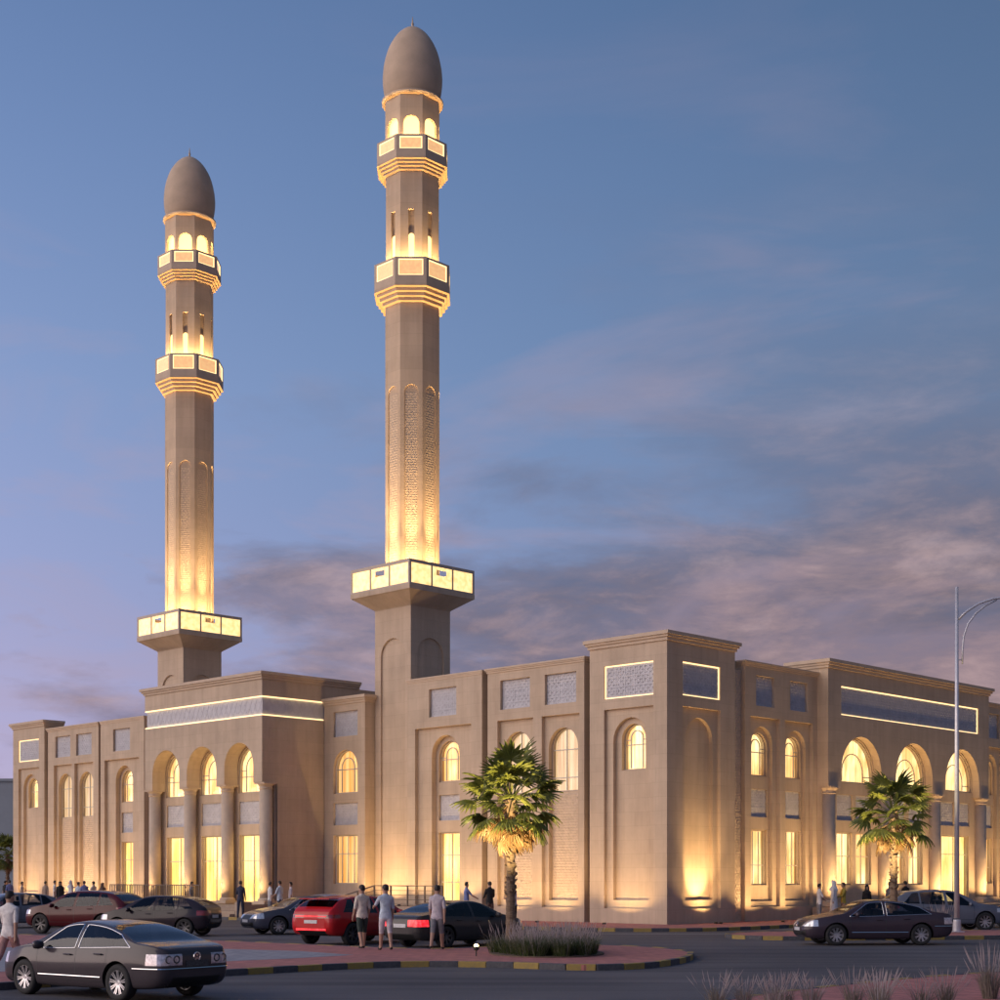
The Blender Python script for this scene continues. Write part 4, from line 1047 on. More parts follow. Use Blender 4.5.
_car = {}
def car_proto(kind):
    S, parts = build_car_meshes(kind); L = S['L']
    def setm(me, nm, mat): me.name = nm; me.materials.clear(); me.materials.append(mat); return me
    D = []   # (name, mesh, slot: 'paint' or None)
    pm = M['car_black']
    D.append(('body', setm(parts[0][0], 'body', pm), 'paint'))
    for i in (7, 8, 9, 10): D.append(('door', setm(parts[i][0], 'door', pm), 'paint'))
    for p in parts[6]:
        xs_ = [q.co.x for q in p.vertices]; D.append(('shut_line' if -L + .4 < sum(xs_) / len(xs_) < L - .4 else 'grille', setm(p, 'shut_line', M['car_black']), None))
    for p in parts[11]: D.append(('wheel_arch', setm(p, 'wheel_arch', M['car_black']), None))
    for p in parts[1]: D.append(('side_window', setm(p, 'side_window', M['car_glass']), 'win'))
    D.append(('windscreen', setm(parts[2][0], 'windscreen', M['car_glass']), None))
    D.append(('rear_window', setm(parts[3][0], 'rear_window', M['car_glass']), None))
    for p in parts[4]: D.append(('headlight', setm(p, 'headlight', M['headlamp']), 'head'))
    for p in parts[5]: D.append(('taillight', setm(p, 'taillight', M['taillamp']), 'tail'))
    trims = [outline_tube(p, .011).mesh('window_trim', M['chrome'], True) for p in parts[1]]
    # mirrors, handles, plates, seats, lower chrome line
    w0 = hermite(S['wid'], .9); zb = hermite(S['belt'], .9)
    for s in (1, -1):
        k = MB(); k.lathe([(.02, -.11), (.07, -.09), (.085, 0), (.07, .09), (.02, .11)], seg=12); me = k.mesh('mirror', pm, True)
        me.transform(Matrix.Translation((.80, s * (w0 + .09), zb + .06)) @ Matrix.Rotation(R(90), 4, 'X') @ Matrix.Diagonal((.75, 1, 1, 1))); D.append(('mirror', me, 'paint'))
        for xx in (S['seams'][1] + .13, S['seams'][2] + .13):
            k = MB(); yy = s * (hermite(S['wid'], xx) * .992); zz = hermite(S['belt'], xx) - .13
            k.box(xx - .02, xx + .18, min(yy, yy + s * .03), max(yy, yy + s * .03), zz, zz + .028); D.append(('door_handle', bevel_mesh(k.mesh('door_handle', pm), .006, 1), 'paint'))
    k = MB(); zz = S['bot'][0][1] + .16; k.box(-L - .012, -L + .02, -.26, .26, zz + .05, zz + .16); D.append(('rear_plate', k.mesh('rear_plate', M['plate']), 'plate'))
    k = MB(); k.box(L - .03, L + .015, -.26, .26, S['head'][0] - .14, S['head'][0] - .04); D.append(('front_plate', k.mesh('front_plate', M['plate']), None))
    zf = S['bot'][3][1] + .12
    for y0 in (-.62, .10):
        k = MB(); k.box(-.05, .45, y0, y0 + .52, zf, zf + .32); k.box(-.22, .0, y0 + .02, y0 + .50, zf + .25, zf + .80); k.box(-.24, -.12, y0 + .14, y0 + .38, zf + .82, zf + 1.0); D.append(('seat', bevel_mesh(k.mesh('seat', M['seat']), .04, 2), None))
    k = MB(); k.box(-.95, -.45, -.62, .62, zf, zf + .32); k.box(-1.15, -.9, -.60, .60, zf + .25, zf + .74); D.append(('rear_seat', bevel_mesh(k.mesh('rear_seat', M['seat']), .04, 2), None))
    k = MB(); k.box(.72, 1.05, -.66, .66, zf + .3, S['belt'][5][1] - .06); D.append(('dashboard', bevel_mesh(k.mesh('dashboard', M['seat']), .04, 2), None))
    ty = tyre_mesh(S['r']); rims = {'silver': rim_mesh(S['r'], M['alloy']), 'dark': rim_mesh(S['r'], M['alloy_dark'], 7)}
    return dict(S=S, D=D, trims=trims, tyre=ty, rims=rims)
def car(kind, name, pos, heading, pm, label, tail='taillamp', rim='silver', chrome=False, win=None, emblem=False, group=None, lightbar=False, plate='plate', head='headlamp'):
    if kind not in _car: _car[kind] = car_proto(kind)
    P = _car[kind]; S = P['S']; L = S['L']
    e = empty(name, (pos[0], pos[1], ROAD), math.atan2(heading[1], heading[0])); tag(e, label, 'car', group)
    ti = 0
    for nm, me, slot in P['D']:
        o = bpy.data.objects.new(nm, me); link(o, e)
        mt = {'paint': pm, 'tail': M[tail], 'head': M[head], 'plate': M[plate]}.get(slot)
        if mt is not None: o.material_slots[0].link = 'OBJECT'; o.material_slots[0].material = mt
        if slot == 'win' and chrome:
            link(bpy.data.objects.new('window_trim', P['trims'][ti]), o)
        if slot == 'win': ti += 1
    for ax in S['ax']:
        for s in (1, -1):
            wd = hermite(S['wid'], ax) - .135
            w = empty('wheel', (ax, s * wd, S['r']), 0 if s < 0 else math.pi, e); w.rotation_euler[1] = random.uniform(0, 6)
            link(bpy.data.objects.new('tyre', P['tyre']), w); link(bpy.data.objects.new('rim', P['rims'][rim]), w)
    if chrome:   # bright line along the sills and round the rear bumper
        for s in (1, -1):
            k = MB(); pts = []
            for i in range(13):
                x = -.86 + 1.80 * i / 12; pts.append((x, s * (hermite(S['wid'], x) * .983 + .004), .415))
            k.tube(pts, .014, 6); k.build('sill_trim', M['chrome'], e)
        k = MB(); half = [(x_, hermite(S['wid'], x_) * .992 * (.90 + .10 * math.sqrt(max(0, min(1, (L + x_) / .06) * (2 - min(1, (L + x_) / .06)))))) for x_ in (-1.72, -1.9, -2.05, -2.18, -2.28, -2.34, -2.38, -L)]
        pts = [(x_, y_, .60) for x_, y_ in half] + [(-L - .006, 0, .60)] + [(x_, -y_, .60) for x_, y_ in reversed(half)]
        k.tube(pts, .012, 6); k.build('bumper_trim', M['chrome'], e)
    if lightbar:
        k = MB(); k.box(-L - .006, -L + .05, -.62, .62, S['tail'][0] + .05, S['tail'][0] + .075); k.build('light_bar', M['taillamp_lit'], e)
        k = MB(); k.box(-L + .16, -L + .62, -.60, .60, 1.515, 1.545); k.build('roof_spoiler', pm, e)
        k = MB(); k.box(-L - .004, -L + .06, -.60, .60, .50, .56); k.build('bumper_reflector', M['taillamp_lit'], e)  # reflector is no lamp; its red glow is put into the material
    if tail == 'taillamp_clear':   # paired round reflectors inside the clear tail lamp
        for q in (1, -1):
            for yy, xx in ((.47, -L - .004), (.64, -L + .012)):
                k = MB(); N = 18; k.tube([(xx, q * yy + .062 * math.cos(2 * math.pi * i / N), .765 + .062 * math.sin(2 * math.pi * i / N)) for i in range(N + 1)], .012, 6, False); k.build('lamp_ring', M['alloy_dark'], e)
    if emblem:   # round badge with the two stacked letters
        for xx, zz, nrm in ((-L - .002, .80, -1), (L + .006, .64, 1)):
            b = empty('badge', (xx, 0, zz), 0, e); b.rotation_euler = (R(90), 0, R(90) * nrm)
            k = MB(); N = 24; pts = [(.075 * math.cos(2 * math.pi * i / N), .075 * math.sin(2 * math.pi * i / N), 0) for i in range(N + 1)]; k.tube(pts, .010, 6, False); k.build('ring', M['chrome'], b)
            k = MB()
            for p, q in (((-.035, .062), (0, .008)), ((0, .008), (.035, .062)), ((-.062, .025), (-.028, -.055)), ((-.028, -.055), (0, -.004)), ((0, -.004), (.028, -.055)), ((.028, -.055), (.062, .025))):
                k.bar((*p, 0), (*q, 0), .016, .012)
            k.build('letters', M['chrome'], b)
            k = MB(); k.lathe([(.072, -.012), (.072, -.006)], seg=20); k.build('disc', M['plate_dark'], b)
    return e
dR = Vector((.7001635, .7139825)); dL = Vector((-.7139825, .7001635))
PT = {k: paint('paint_' + k, c) for k, c in dict(graphite=(.060, .050, .058), aubergine=(.050, .036, .050), maroon=(.075, .008, .012), plum=(.026, .020, .028), navy=(.075, .080, .11), silver=(.34, .36, .42), red=(.50, .018, .022), charcoal=(.045, .042, .045), slate=(.13, .145, .19), black=(.020, .020, .024)).items()}
_vw = car('coupe', 'sedan_car', (-7.04, 27.45), (-.80, .60), PT['graphite'], 'graphite sedan with chrome window trim and round badge on its boot', 'taillamp_clear', chrome=True, emblem=True, plate='plate_dark')
_vw.scale = (.96, .96, .96)
car('coupe', 'sedan_car', (11.75, 48.1), (-1, -.10), PT['aubergine'], 'dark aubergine sedan seen side on, driving past the lamp post island', 'taillamp_clear', chrome=True, emblem=True)
car('suv', 'suv_car', (-15.6, 57.4), (-.88, .36), PT['maroon'], 'dark maroon hatchback suv parked behind the graphite sedan', rim='dark')
car('hatch', 'hatchback_car', (-12.35, 55.3), (-.93, .20), PT['plum'], 'dark plum hatchback parked in front of the terrace railing', rim='dark')
car('hatch', 'hatchback_car', (-20.6, 64.0), (-.75, -.55), PT['slate'], 'blue grey car with pale windscreen behind the maroon suv')
car('coupe', 'sedan_car', (-7.35, 57.4), (-.86, -.50), PT['navy'], 'dark navy sedan with chrome wheels behind the red suv', chrome=True, emblem=False)
car('coupe', 'sedan_car', (-7.3, 63.6), (-.80, -.6), PT['silver'], 'silver sedan roof showing behind the dark navy sedan')
_rs = car('suv', 'suv_car', (-4.55, 49.0), (.56, .83), PT['red'], 'bright red suv with thin red light bar across its tail', rim='dark', lightbar=True)
_rs.scale = (1, 1, .95)
car('coupe', 'sedan_car', (-1.35, 46.9), (.68, .735), PT['charcoal'], 'charcoal sedan with glowing red tail lamps between the red suv and palm', 'taillamp_lit', rim='dark')
car('suv', 'suv_car', (17.6, 60.6), (1, .06), PT['slate'], 'slate grey estate car parked behind the lamp post', rim='silver')
car('coupe', 'sedan_car', (22.6, 63.6), (-.94, .30), PT['black'], 'black sedan cut by the picture edge beside the slate estate car')
# ------------------------------------------------------------------ palms
def leaf_material(name, c1, c2, tr=.35):
    m = bpy.data.materials.new(name); m.use_nodes = True; t = m.node_tree; t.nodes.clear()
    out = t.nodes.new('ShaderNodeOutputMaterial'); mx = t.nodes.new('ShaderNodeMixShader'); df = t.nodes.new('ShaderNodeBsdfPrincipled'); tl = t.nodes.new('ShaderNodeBsdfTranslucent')
    oi = t.nodes.new('ShaderNodeObjectInfo'); tcn = t.nodes.new('ShaderNodeTexCoord'); nz = t.nodes.new('ShaderNodeTexNoise'); nz.inputs['Scale'].default_value = 4.0
    t.links.new(tcn.outputs['Object'], nz.inputs[0])
    ad = t.nodes.new('ShaderNodeMath'); ad.operation = 'MULTIPLY_ADD'; t.links.new(oi.outputs['Random'], ad.inputs[0]); ad.inputs[1].default_value = .6; t.links.new(nz.outputs[0], ad.inputs[2])
    rp = t.nodes.new('ShaderNodeValToRGB'); rp.color_ramp.elements[0].position = .35; rp.color_ramp.elements[0].color = (*c1, 1); rp.color_ramp.elements[1].position = 1.0; rp.color_ramp.elements[1].color = (*c2, 1)
    t.links.new(ad.outputs[0], rp.inputs[0]); t.links.new(rp.outputs[0], df.inputs['Base Color']); t.links.new(rp.outputs[0], tl.inputs[0]); df.inputs['Roughness'].default_value = .5
    mx.inputs[0].default_value = tr; t.links.new(df.outputs[0], mx.inputs[1]); t.links.new(tl.outputs[0], mx.inputs[2]); t.links.new(mx.outputs[0], out.inputs[0]); return m
M['frond'] = leaf_material('frond', (.070, .100, .022), (.24, .26, .055))
M['dead_frond'] = leaf_material('dead_frond', (.20, .11, .045), (.36, .22, .10), .2)
M['palm_bark'] = material('palm_bark', (.21, .145, .095), .9, .35, 9.0, .6, 30, stretch=(1, 1, 3))
M['grass_green'] = leaf_material('grass_green', (.045, .075, .025), (.10, .13, .045))
M['grass_dry'] = leaf_material('grass_dry', (.18, .16, .12), (.34, .29, .25))
M['plume'] = leaf_material('plume', (.42, .34, .34), (.60, .52, .50), .45)

def fan_mesh(name, mat, rnd, stalk=.75, blade=.66, nseg=17, arc=205, fold=.05, droop=.28, width=1.0):
    m = MB()
    # petiole, slightly arched
    pts = [(stalk * t, 0, -.10 * stalk * t * t) for t in (0, .35, .7, 1.0)]
    m.tube(pts, [.020, .015, .012, .009], 5)
    bx, bz = stalk, -.10 * stalk
    for i in range(nseg):
        a = R(-arc / 2 + arc * (i + .5) / nseg + rnd.uniform(-3, 3)); L = blade * (1 - .30 * (abs(i - nseg / 2) / (nseg / 2)) ** 2) * rnd.uniform(.88, 1.08)
        d = Vector((math.cos(a), math.sin(a), 0)); n = Vector((-d.y, d.x, 0)); hw = blade * R(arc) / nseg * .5 * width
        up = fold
        def P(t, side, z): 
            w = hw * (min(t / .45, 1) if t < .45 else max(0, 1 - ((t - .45) / .55) ** 1.5)) * .98
            return Vector((bx, 0, bz)) + d * L * t + n * w * side + Vector((0, 0, z - droop * blade * (t ** 2.6) - .25 * abs(math.sin(a)) * L * t * .5))
        rows = (0.02, .45, .75, 1.0); vs = []
        for t in rows: vs += [P(t, -1, 0), P(t, 0, up * min(1, t * 2) * (1 - t * .6)), P(t, 1, 0)]
        fs = []
        for r in range(3):
            b = r * 3; fs += [(b, b + 1, b + 4, b + 3), (b + 1, b + 2, b + 5, b + 4)]
        m.add(vs, fs)
    me = m.mesh(name, mat); return me
_r = random.Random(11)
FANS = [fan_mesh('frond', M['frond'], _r, _r.uniform(.70, 1.02), _r.uniform(.48, .60), 15, 215, .05, .34, .82) for _ in range(5)]
DEAD = [fan_mesh('dead_frond', M['dead_frond'], _r, _r.uniform(.5, .7), _r.uniform(.5, .62), 11, 120, .06, .35, .8) for _ in range(3)]
def palm(loc, trunk_h, label, seed, scale=1.0, nf=42, nd=38, lean=(0, 0)):
    rnd = random.Random(seed); e = empty('palm_tree', loc, rnd.uniform(0, 6)); e.scale = (scale,) * 3; tag(e, label, 'palm tree', 'fan palms')
    m = MB(); N = 40; pts = []; rad = []
    for i in range(N + 1):
        t = i / N; z = trunk_h * t
        r = .150 - .035 * min(1, t * 1.6) + .05 * max(0, 1 - t * 9) + (.05 * max(0, (t - .72) / .28))
        pts.append((lean[0] * t * t, lean[1] * t * t, z)); rad.append(r * (1.07 if i % 2 else .96))
    m.tube(pts, rad, 12)
    # stubs of cut leaf bases on the upper trunk
    for k in range(70):
        t = rnd.uniform(.35, 1.0); z = trunk_h * t; a = k * 2.4; c = Vector((lean[0] * t * t, lean[1] * t * t, z)); d = Vector((math.cos(a), math.sin(a), 0)); r = .115 + .05 * max(0, (t - .72) / .28)
        m.bar(c + d * (r - .03), c + d * (r + .06) + Vector((0, 0, .11)), .085, .03)
    m.build('trunk', M['palm_bark'], e)
    top = Vector((lean[0], lean[1], trunk_h))
    for i in range(nf):
        q = (i + .5) / nf; el_ = R(88 - 128 * q ** .85 + rnd.uniform(-8, 8)); a = i * 2.39996 + rnd.uniform(-.3, .3)
        o = place('frond', rnd.choice(FANS), e, top + Vector((math.cos(a) * .08, math.sin(a) * .08, .15 - .35 * q)), (rnd.uniform(-.5, .5), -el_, a), (rnd.uniform(.95, 1.25),) * 3)
    for i in range(nd):
        el_ = R(rnd.uniform(-84, -22)); a = i * 2.39996 + rnd.uniform(-.4, .4)
        place('dead_frond', rnd.choice(DEAD), e, top + Vector((math.cos(a) * .12, math.sin(a) * .12, -.15 - rnd.uniform(0, .35))), (rnd.uniform(-.8, .8), -el_, a), (rnd.uniform(.8, 1.1),) * 3)
    return e
palm((.30, 42.4, 0), 4.15, 'fan palm with a skirt of brown dead leaves in the grass bed', 5)
palm((14.35, 55.4, 0), 4.30, 'fan palm standing near the lamp post before the right arches', 9, 1.0, 42, 26)
palm((-36.6, 113, 0), 3.9, 'small dark fan palm in front of the plain blue grey building', 13, .95, 46, 6)

# spike lamp in the bed, lighting the palm
def spike_lamp(loc, label, aim, watt, cone=70):
    e = empty('garden_lamp', loc); tag(e, label, 'lamp', 'garden lamps under the palms')
    k = MB(); k.tube([(0, 0, -.05), (0, 0, .16)], .018, 8); k.lathe([(.03, .14), (.07, .17), (.075, .24), (.06, .25)], seg=14); k.build('housing', M['metal_dark'], e)
    k = MB(); k.lathe([(.058, .245), (.055, .275), (.035, .30), (.004, .31)], seg=14); k.build('lens', M['lamp_lens'], e, True)
    spot('garden_lamp_light', e, (0, 0, .36), Vector(aim) - Vector(loc), watt, cone, .7, (1.0, .74, .34)); return e
spike_lamp((-.60, 38.4, 0), 'glaring small garden lamp at the edge of the grass bed', (.1, 42.3, 4.2), 5200, 44)
spike_lamp((13.2, 52.6, 0), 'small garden lamp on the red island under the right palm', (14.3, 55.4, 4.2), 3400, 48)

# ------------------------------------------------------------------ grasses
def grass_blades(m, rnd, c, n, h, spread, rbase=.1, w=.012, lean=.6):
    for _ in range(n):
        a = rnd.uniform(0, 6.283); r = rbase * math.sqrt(rnd.random()); b = Vector((c[0] + math.cos(a) * r, c[1] + math.sin(a) * r, c[2])); a2 = a + rnd.uniform(-.8, .8)
        d = Vector((math.cos(a2), math.sin(a2), 0)); hh = h * rnd.uniform(.6, 1.1); out = spread * rnd.uniform(.2, 1.0); s = Vector((-d.y, d.x, 0)) * w
        p1 = b + d * out * .35 + Vector((0, 0, hh * .62)); p2 = b + d * out + Vector((0, 0, hh * rnd.uniform(.78, 1.0)))
        m.add([b - s, b + s, p1 + s * .8, p1 - s * .8, p2], [(0, 1, 2, 3), (3, 2, 4)])
def plumes(m, rnd, c, n, h, spread, rbase=.1):
    for _ in range(n):
        a = rnd.uniform(0, 6.283); r = rbase * math.sqrt(rnd.random()); b = Vector((c[0] + math.cos(a) * r, c[1] + math.sin(a) * r, c[2])); d = Vector((math.cos(a), math.sin(a), 0))
        hh = h * rnd.uniform(.75, 1.12); t = b + d * spread * rnd.uniform(.2, 1) + Vector((0, 0, hh)); mid = b.lerp(t, .62); s = Vector((-d.y, d.x, 0))
        m.add([b - s * .003, b + s * .003, mid + s * .003, mid - s * .003], [(0, 1, 2, 3)])
        L = (t - mid); w = rnd.uniform(.005, .010)
        for q in (s, d):
            m.add([mid, mid + L * .25 + q * w, mid + L * .6 + q * w * .85, t, mid + L * .6 - q * w * .85, mid + L * .25 - q * w], [(0, 1, 2, 3, 4, 5)])
rg_ = random.Random(21)
bed_c = (1.22, 39.7)
m = MB(); pts = [(bed_c[0] + 1.5 * math.cos(2 * math.pi * i / 28), bed_c[1] + 2.1 * math.sin(2 * math.pi * i / 28)) for i in range(28)]
m.slab([pts], .03, -.02, lambda u, v, d: (u, v, d)); structure(m.build('planting_bed', M['soil'], front_island))
mg, mp_, mdry = MB(), MB(), MB()
for i in range(75):
    a = rg_.uniform(0, 6.283); r = math.sqrt(rg_.random()); c = (bed_c[0] + 1.35 * r * math.cos(a), bed_c[1] + 1.9 * r * math.sin(a), .02)
    grass_blades(mg, rg_, c, 95, .46, .46, .18, .008); grass_blades(mdry, rg_, c, 22, .60, .50, .16, .005); plumes(mp_, rg_, c, 5, .80, .46, .14)
bedg = empty('ornamental_grass', (0, 0, 0)); bedg['kind'] = 'stuff'; tag(bedg, 'bed of green fountain grass with pale mauve plumes round the palm', 'grass')
for nm, q, mt in (('green_blades', mg, 'grass_green'), ('dry_blades', mdry, 'grass_dry'), ('plumes', mp_, 'plume')):
    o = q.build(nm, M[mt], bedg); o['kind'] = 'stuff'
# loose clumps: near pavement and by the lamp post
def clump(loc, h, label, seed, group=None, n=80, npl=26, spread=.42):
    rr = random.Random(seed); e = empty('fountain_grass', loc, rr.uniform(0, 6)); tag(e, label, 'grass', group)
    a, b = MB(), MB(); grass_blades(a, rr, (0, 0, 0), n, h * .8, spread, .12, .006); plumes(b, rr, (0, 0, 0), npl, h * 1.1, spread, .1)
    o = a.build('blades', M['grass_dry'], e); o['kind'] = 'stuff'; o = b.build('plumes', M['plume'], e); o['kind'] = 'stuff'
    return e
for i, (x, y, h) in enumerate([(3.35, 23.6, .58), (3.85, 23.9, .50), (4.35, 23.3, .62), (4.9, 23.9, .55), (5.45, 23.5, .66), (6.0, 24.0, .60), (6.5, 23.4, .55), (7.0, 23.9, .62), (4.1, 22.9, .6), (5.7, 22.9, .66)]):
    clump((x, y, 0), h * .82, 'wispy dry fountain grass clump along the near red pavement', 40 + i, 'dry grass clumps along the near pavement')
clump((8.05, 25.0, 0), .80, 'taller bushy grass clump with pale plumes on the near red pavement', 61, None, 200, 30, .46)
clump((15.9, 54.4, 0), .95, 'small yellowish grass clump at the foot of the lamp post', 62, None, 150, 14, .36)
clump((16.15, 55.9, 0), .95, 'small grass clump just behind the foot of the lamp post', 63, None, 150, 14, .36)

# ------------------------------------------------------------------ lamp post
lp = empty('street_lamp', (16.62, 55.3, 0)); tag(lp, 'tall slim grey street lamp with curved double arm on the red island', 'street lamp')
k = MB(); k.box(-.22, .22, -.22, .22, 0, .03); k.lathe([(.145, .03), (.145, .4), (.125, .45)], seg=16); k.build('base', M['galv'], lp)
k = MB(); k.tube([(0, 0, .5), (0, 0, 6), (0, 0, 12.55)], [.10, .08, .055], 14); k.build('pole', M['galv'], lp, True)
k = MB(); pts = [(.06, 0, 11.38), (.35, 0, 11.66), (.8, 0, 11.95), (1.3, 0, 12.12), (1.9, 0, 12.2), (2.6, 0, 12.18)]
k.tube([(*p,) for p in pts], [.05, .05, .045, .045, .04, .04], 8); k.build('arm', M['galv'], lp, True)
k = MB(); pts = [(.20, 0, 9.75), (.21, 0, 10.3), (.25, 0, 10.75), (.40, 0, 11.2), (.70, 0, 11.60), (1.05, 0, 11.88), (1.45, 0, 12.08)]
k.tube(pts, [.03, .035, .035, .035, .035, .035, .03], 8); k.bar((.0, 0, 9.9), (.21, 0, 9.9), .04, .04); k.build('curved_brace', M['galv'], lp, True)
k = MB(); k.box(2.45, 3.15, -.14, .14, 12.10, 12.22); o = bevel_mesh(k.mesh('lamp_head', M['galv']), .03, 2); place('lamp_head', o, lp)

# ------------------------------------------------------------------ plain building far to the left
fb = empty('apartment_block', (-62.5, 170, 0)); tag(fb, 'plain blue grey flat roofed building beyond the far end of the mosque', 'building')
M['far_wall'] = material('far_wall', (.30, .33, .37), .85, .06, .4); M['far_glass'] = material('far_glass', (.05, .06, .08), .2, .2, 2)
wins = [rect(-7 + i * 2.8, -5.6 + i * 2.8, 2.4 + j * 3.6, 4.2 + j * 3.6) for i in range(5) for j in range(3)]
k = MB(); k.slab([rect(-8.2, 8.2, 0, 12.7)] + wins, 0, .25, lambda u, z, d: (u, d, z)); k.box(-8.19, 8.19, .26, 14, 0, 12.69); k.build('wall', M['far_wall'], fb)
k = MB(); k.box(-8.4, 8.4, -.2, 14.2, 12.7, 13.0); k.build('roof', M['far_wall'], fb)
for w in wins:
    k = MB(); k.slab([w], .18, .2, lambda u, z, d: (u, d, z)); k.build('window', M['far_glass'], fb)
# ------------------------------------------------------------------ people
def cloth(name, c): return material(name, c, .88, .22, 7.0, .9, 11)
CL = {k: cloth('cloth_' + k, c) for k, c in dict(white=(.74, .72, .71), cream=(.66, .58, .50), paleblue=(.50, .57, .66), blue=(.16, .20, .42), navy=(.035, .04, .075), black=(.015, .015, .018), grey=(.20, .20, .22), darkgreen=(.03, .045, .04), khaki=(.34, .25, .20), pink=(.42, .24, .22), yellow=(.45, .34, .06), mauve=(.56, .50, .54), brown=(.12, .075, .06)).items()}
SKIN = material('skin', (.42, .25, .18), .6, .08, 6.0); HAIR = material('hair', (.025, .018, .015), .6, .3, 20.0); SHOE = material('shoe', (.03, .025, .022), .6, .2, 9.0); EYE = material('eye', (.02, .015, .012), .3, .1, 5)
def person(loc, face, label, top, bottom, h=1.75, sleeves='short', shorts=False, stride=0.0, arms=((0, 0), (0, 0)), robe=None, scarf=None, hair=True, near=False, turn=0.0):
    """face: heading in degrees (0 = +Y, clockwise); arms: (forward swing deg, elbow bend deg) for left, right"""
    s = h / 1.75
    e_name = 'person'
    V = []; E = []; RAD = []; TAG = []
    def v(p, r): V.append(Vector(p)); RAD.append(r if isinstance(r, tuple) else (r, r)); return len(V) - 1
    def ed(a, b, t): E.append((a, b)); TAG.append(t)
    pel = v((0, 0, .95), (.150, .115)); bel = v((0, .01, 1.10), (.140, .112)); che = v((0, .012, 1.28), (.165, .118)); upc = v((0, 0, 1.41), (.120, .092)); nec = v((0, .0, 1.50), .056)
    ang = R(turn); hx, hy = math.sin(ang), math.cos(ang)
    hb = v((0, .018, 1.565), (.066, .078)); hm = v((0, .022, 1.645), (.076, .092)); ht = v((0, .010, 1.715), (.058, .068))
    ed(pel, bel, 'top'); ed(bel, che, 'top'); ed(che, upc, 'top'); ed(upc, nec, 'skin'); ed(nec, hb, 'skin'); ed(hb, hm, 'skin'); ed(hm, ht, 'skin')
    if near:
        no = v((hx * .112, hy * .112 + .018, 1.625), .014); ed(hm, no, 'skin')
        for q in (1, -1):
            ea = v((q * .092 * hy, .01 - q * .092 * hx, 1.635), .016); ed(hm, ea, 'skin')
    for q, (sw, bend) in ((-1, arms[0]), (1, arms[1])):
        sh = v((q * .165, 0, 1.405), .064); a = R(sw)
        dirn = Vector((q * .16, math.sin(a), -math.cos(a))).normalized(); elb = V[sh] + dirn * .285
        b = R(sw + bend); d2 = Vector((q * .04 - q * .25 * math.sin(R(bend)), math.sin(b), -math.cos(b))).normalized(); wr = elb + d2 * .25; pm = wr + d2 * .085
        el2 = v(elb, .045); w2 = v(wr, .029); p2 = v(pm, (.036, .020))
        ed(upc, sh, 'top'); ed(sh, el2, 'top'); ed(el2, w2, 'top' if sleeves == 'long' else 'skin'); ed(w2, p2, 'skin')
        if near:
            side = Vector((0, 1, 0)); side = (side - d2 * side.dot(d2)).normalized()
            for fi_, (off, ln) in enumerate(((-.027, .060), (-.009, .074), (.009, .070), (.027, .056))):
                kn = pm + side * off + d2 * ln * .6; tp = kn + (d2 * .75 + Vector((-q * .5, 0, 0))).normalized() * ln * .5
                a1 = v(kn, .0095); a2 = v(tp, .0075); ed(p2, a1, 'skin'); ed(a1, a2, 'skin')
            tb = wr + d2 * .03 + side * .045; tb2 = tb + (d2 + side * .3).normalized() * .04
            a1 = v(tb, .011); a2 = v(tb2, .008); ed(w2, a1, 'skin'); ed(a1, a2, 'skin')
    for q in (-1, 1):
        hp = v((q * .088, 0, .885), .105 if not shorts else .11); a = R(stride * q)
        kn = V[hp] + Vector((q * .01, math.sin(a) * .42, -math.cos(a) * .42)); b = a - R(abs(stride) * (.9 if q * stride < 0 else .15))
        an = kn + Vector((0, math.sin(b) * .40, -math.cos(b) * .395))
        lift = max(0, .075 - an.z)
        k2 = v(kn, .075 if not shorts else .066); a2 = v(an, .052 if not shorts else .040); toe = v(an + Vector((q * .02, .135, -.038)), (.040, .026)); heel = v(an + Vector((0, -.035, -.04)), (.034, .030))
        ed(pel, hp, 'bottom'); ed(hp, k2, 'bottom'); ed(k2, a2, 'skin' if shorts else 'bottom'); ed(a2, toe, 'shoe'); ed(a2, heel, 'shoe')
    zmin = min(p.z - min(r) for p, r in zip(V, RAD))
    V = [(p - Vector((0, 0, zmin))) * s for p in V]
    me = bpy.data.meshes.new('sk'); me.from_pydata(V, E, []); o = bpy.data.objects.new('sk', me); COL.objects.link(o)
    sk = o.modifiers.new('skin', 'SKIN'); sk.use_smooth_shade = True
    lay = me.skin_vertices[0].data
    for i, r in enumerate(RAD): lay[i].radius = (r[0] * s, r[1] * s); lay[i].use_root = (i == pel)
    sb = o.modifiers.new('sub', 'SUBSURF'); sb.levels = 2 if near else 1; sb.render_levels = sb.levels
    dg = bpy.context.evaluated_depsgraph_get(); res = bpy.data.meshes.new_from_object(o.evaluated_get(dg)); bpy.data.objects.remove(o)
    res.materials.clear(); mats = [SKIN, CL[top], CL[bottom], SHOE]
    for m_ in mats: res.materials.append(m_)
    idx = {'skin': 0, 'top': 1, 'bottom': 2, 'shoe': 3}
    hem = (.86 - zmin) * s
    for p in res.polygons:
        c = p.center; best = 1e9; bt = 'skin'
        for (a, b), t in zip(E, TAG):
            A, B = V[a], V[b]; d = B - A; t_ = max(0, min(1, (c - A).dot(d) / max(d.dot(d), 1e-9)))
            q = (c - A - d * t_).length - (RAD[a][0] * (1 - t_) + RAD[b][0] * t_) * s
            if q < best: best = q; bt = t
        if bt == 'bottom' and c.z > hem and robe is None: bt = 'top'
        p.material_index = idx[bt]; p.use_smooth = True
    e = bpy.data.objects.new('person', res); link(e); e.location = loc; e.rotation_euler = (0, 0, -R(face)); tag(e, label, 'person')
    hz = (1.665 - zmin) * s
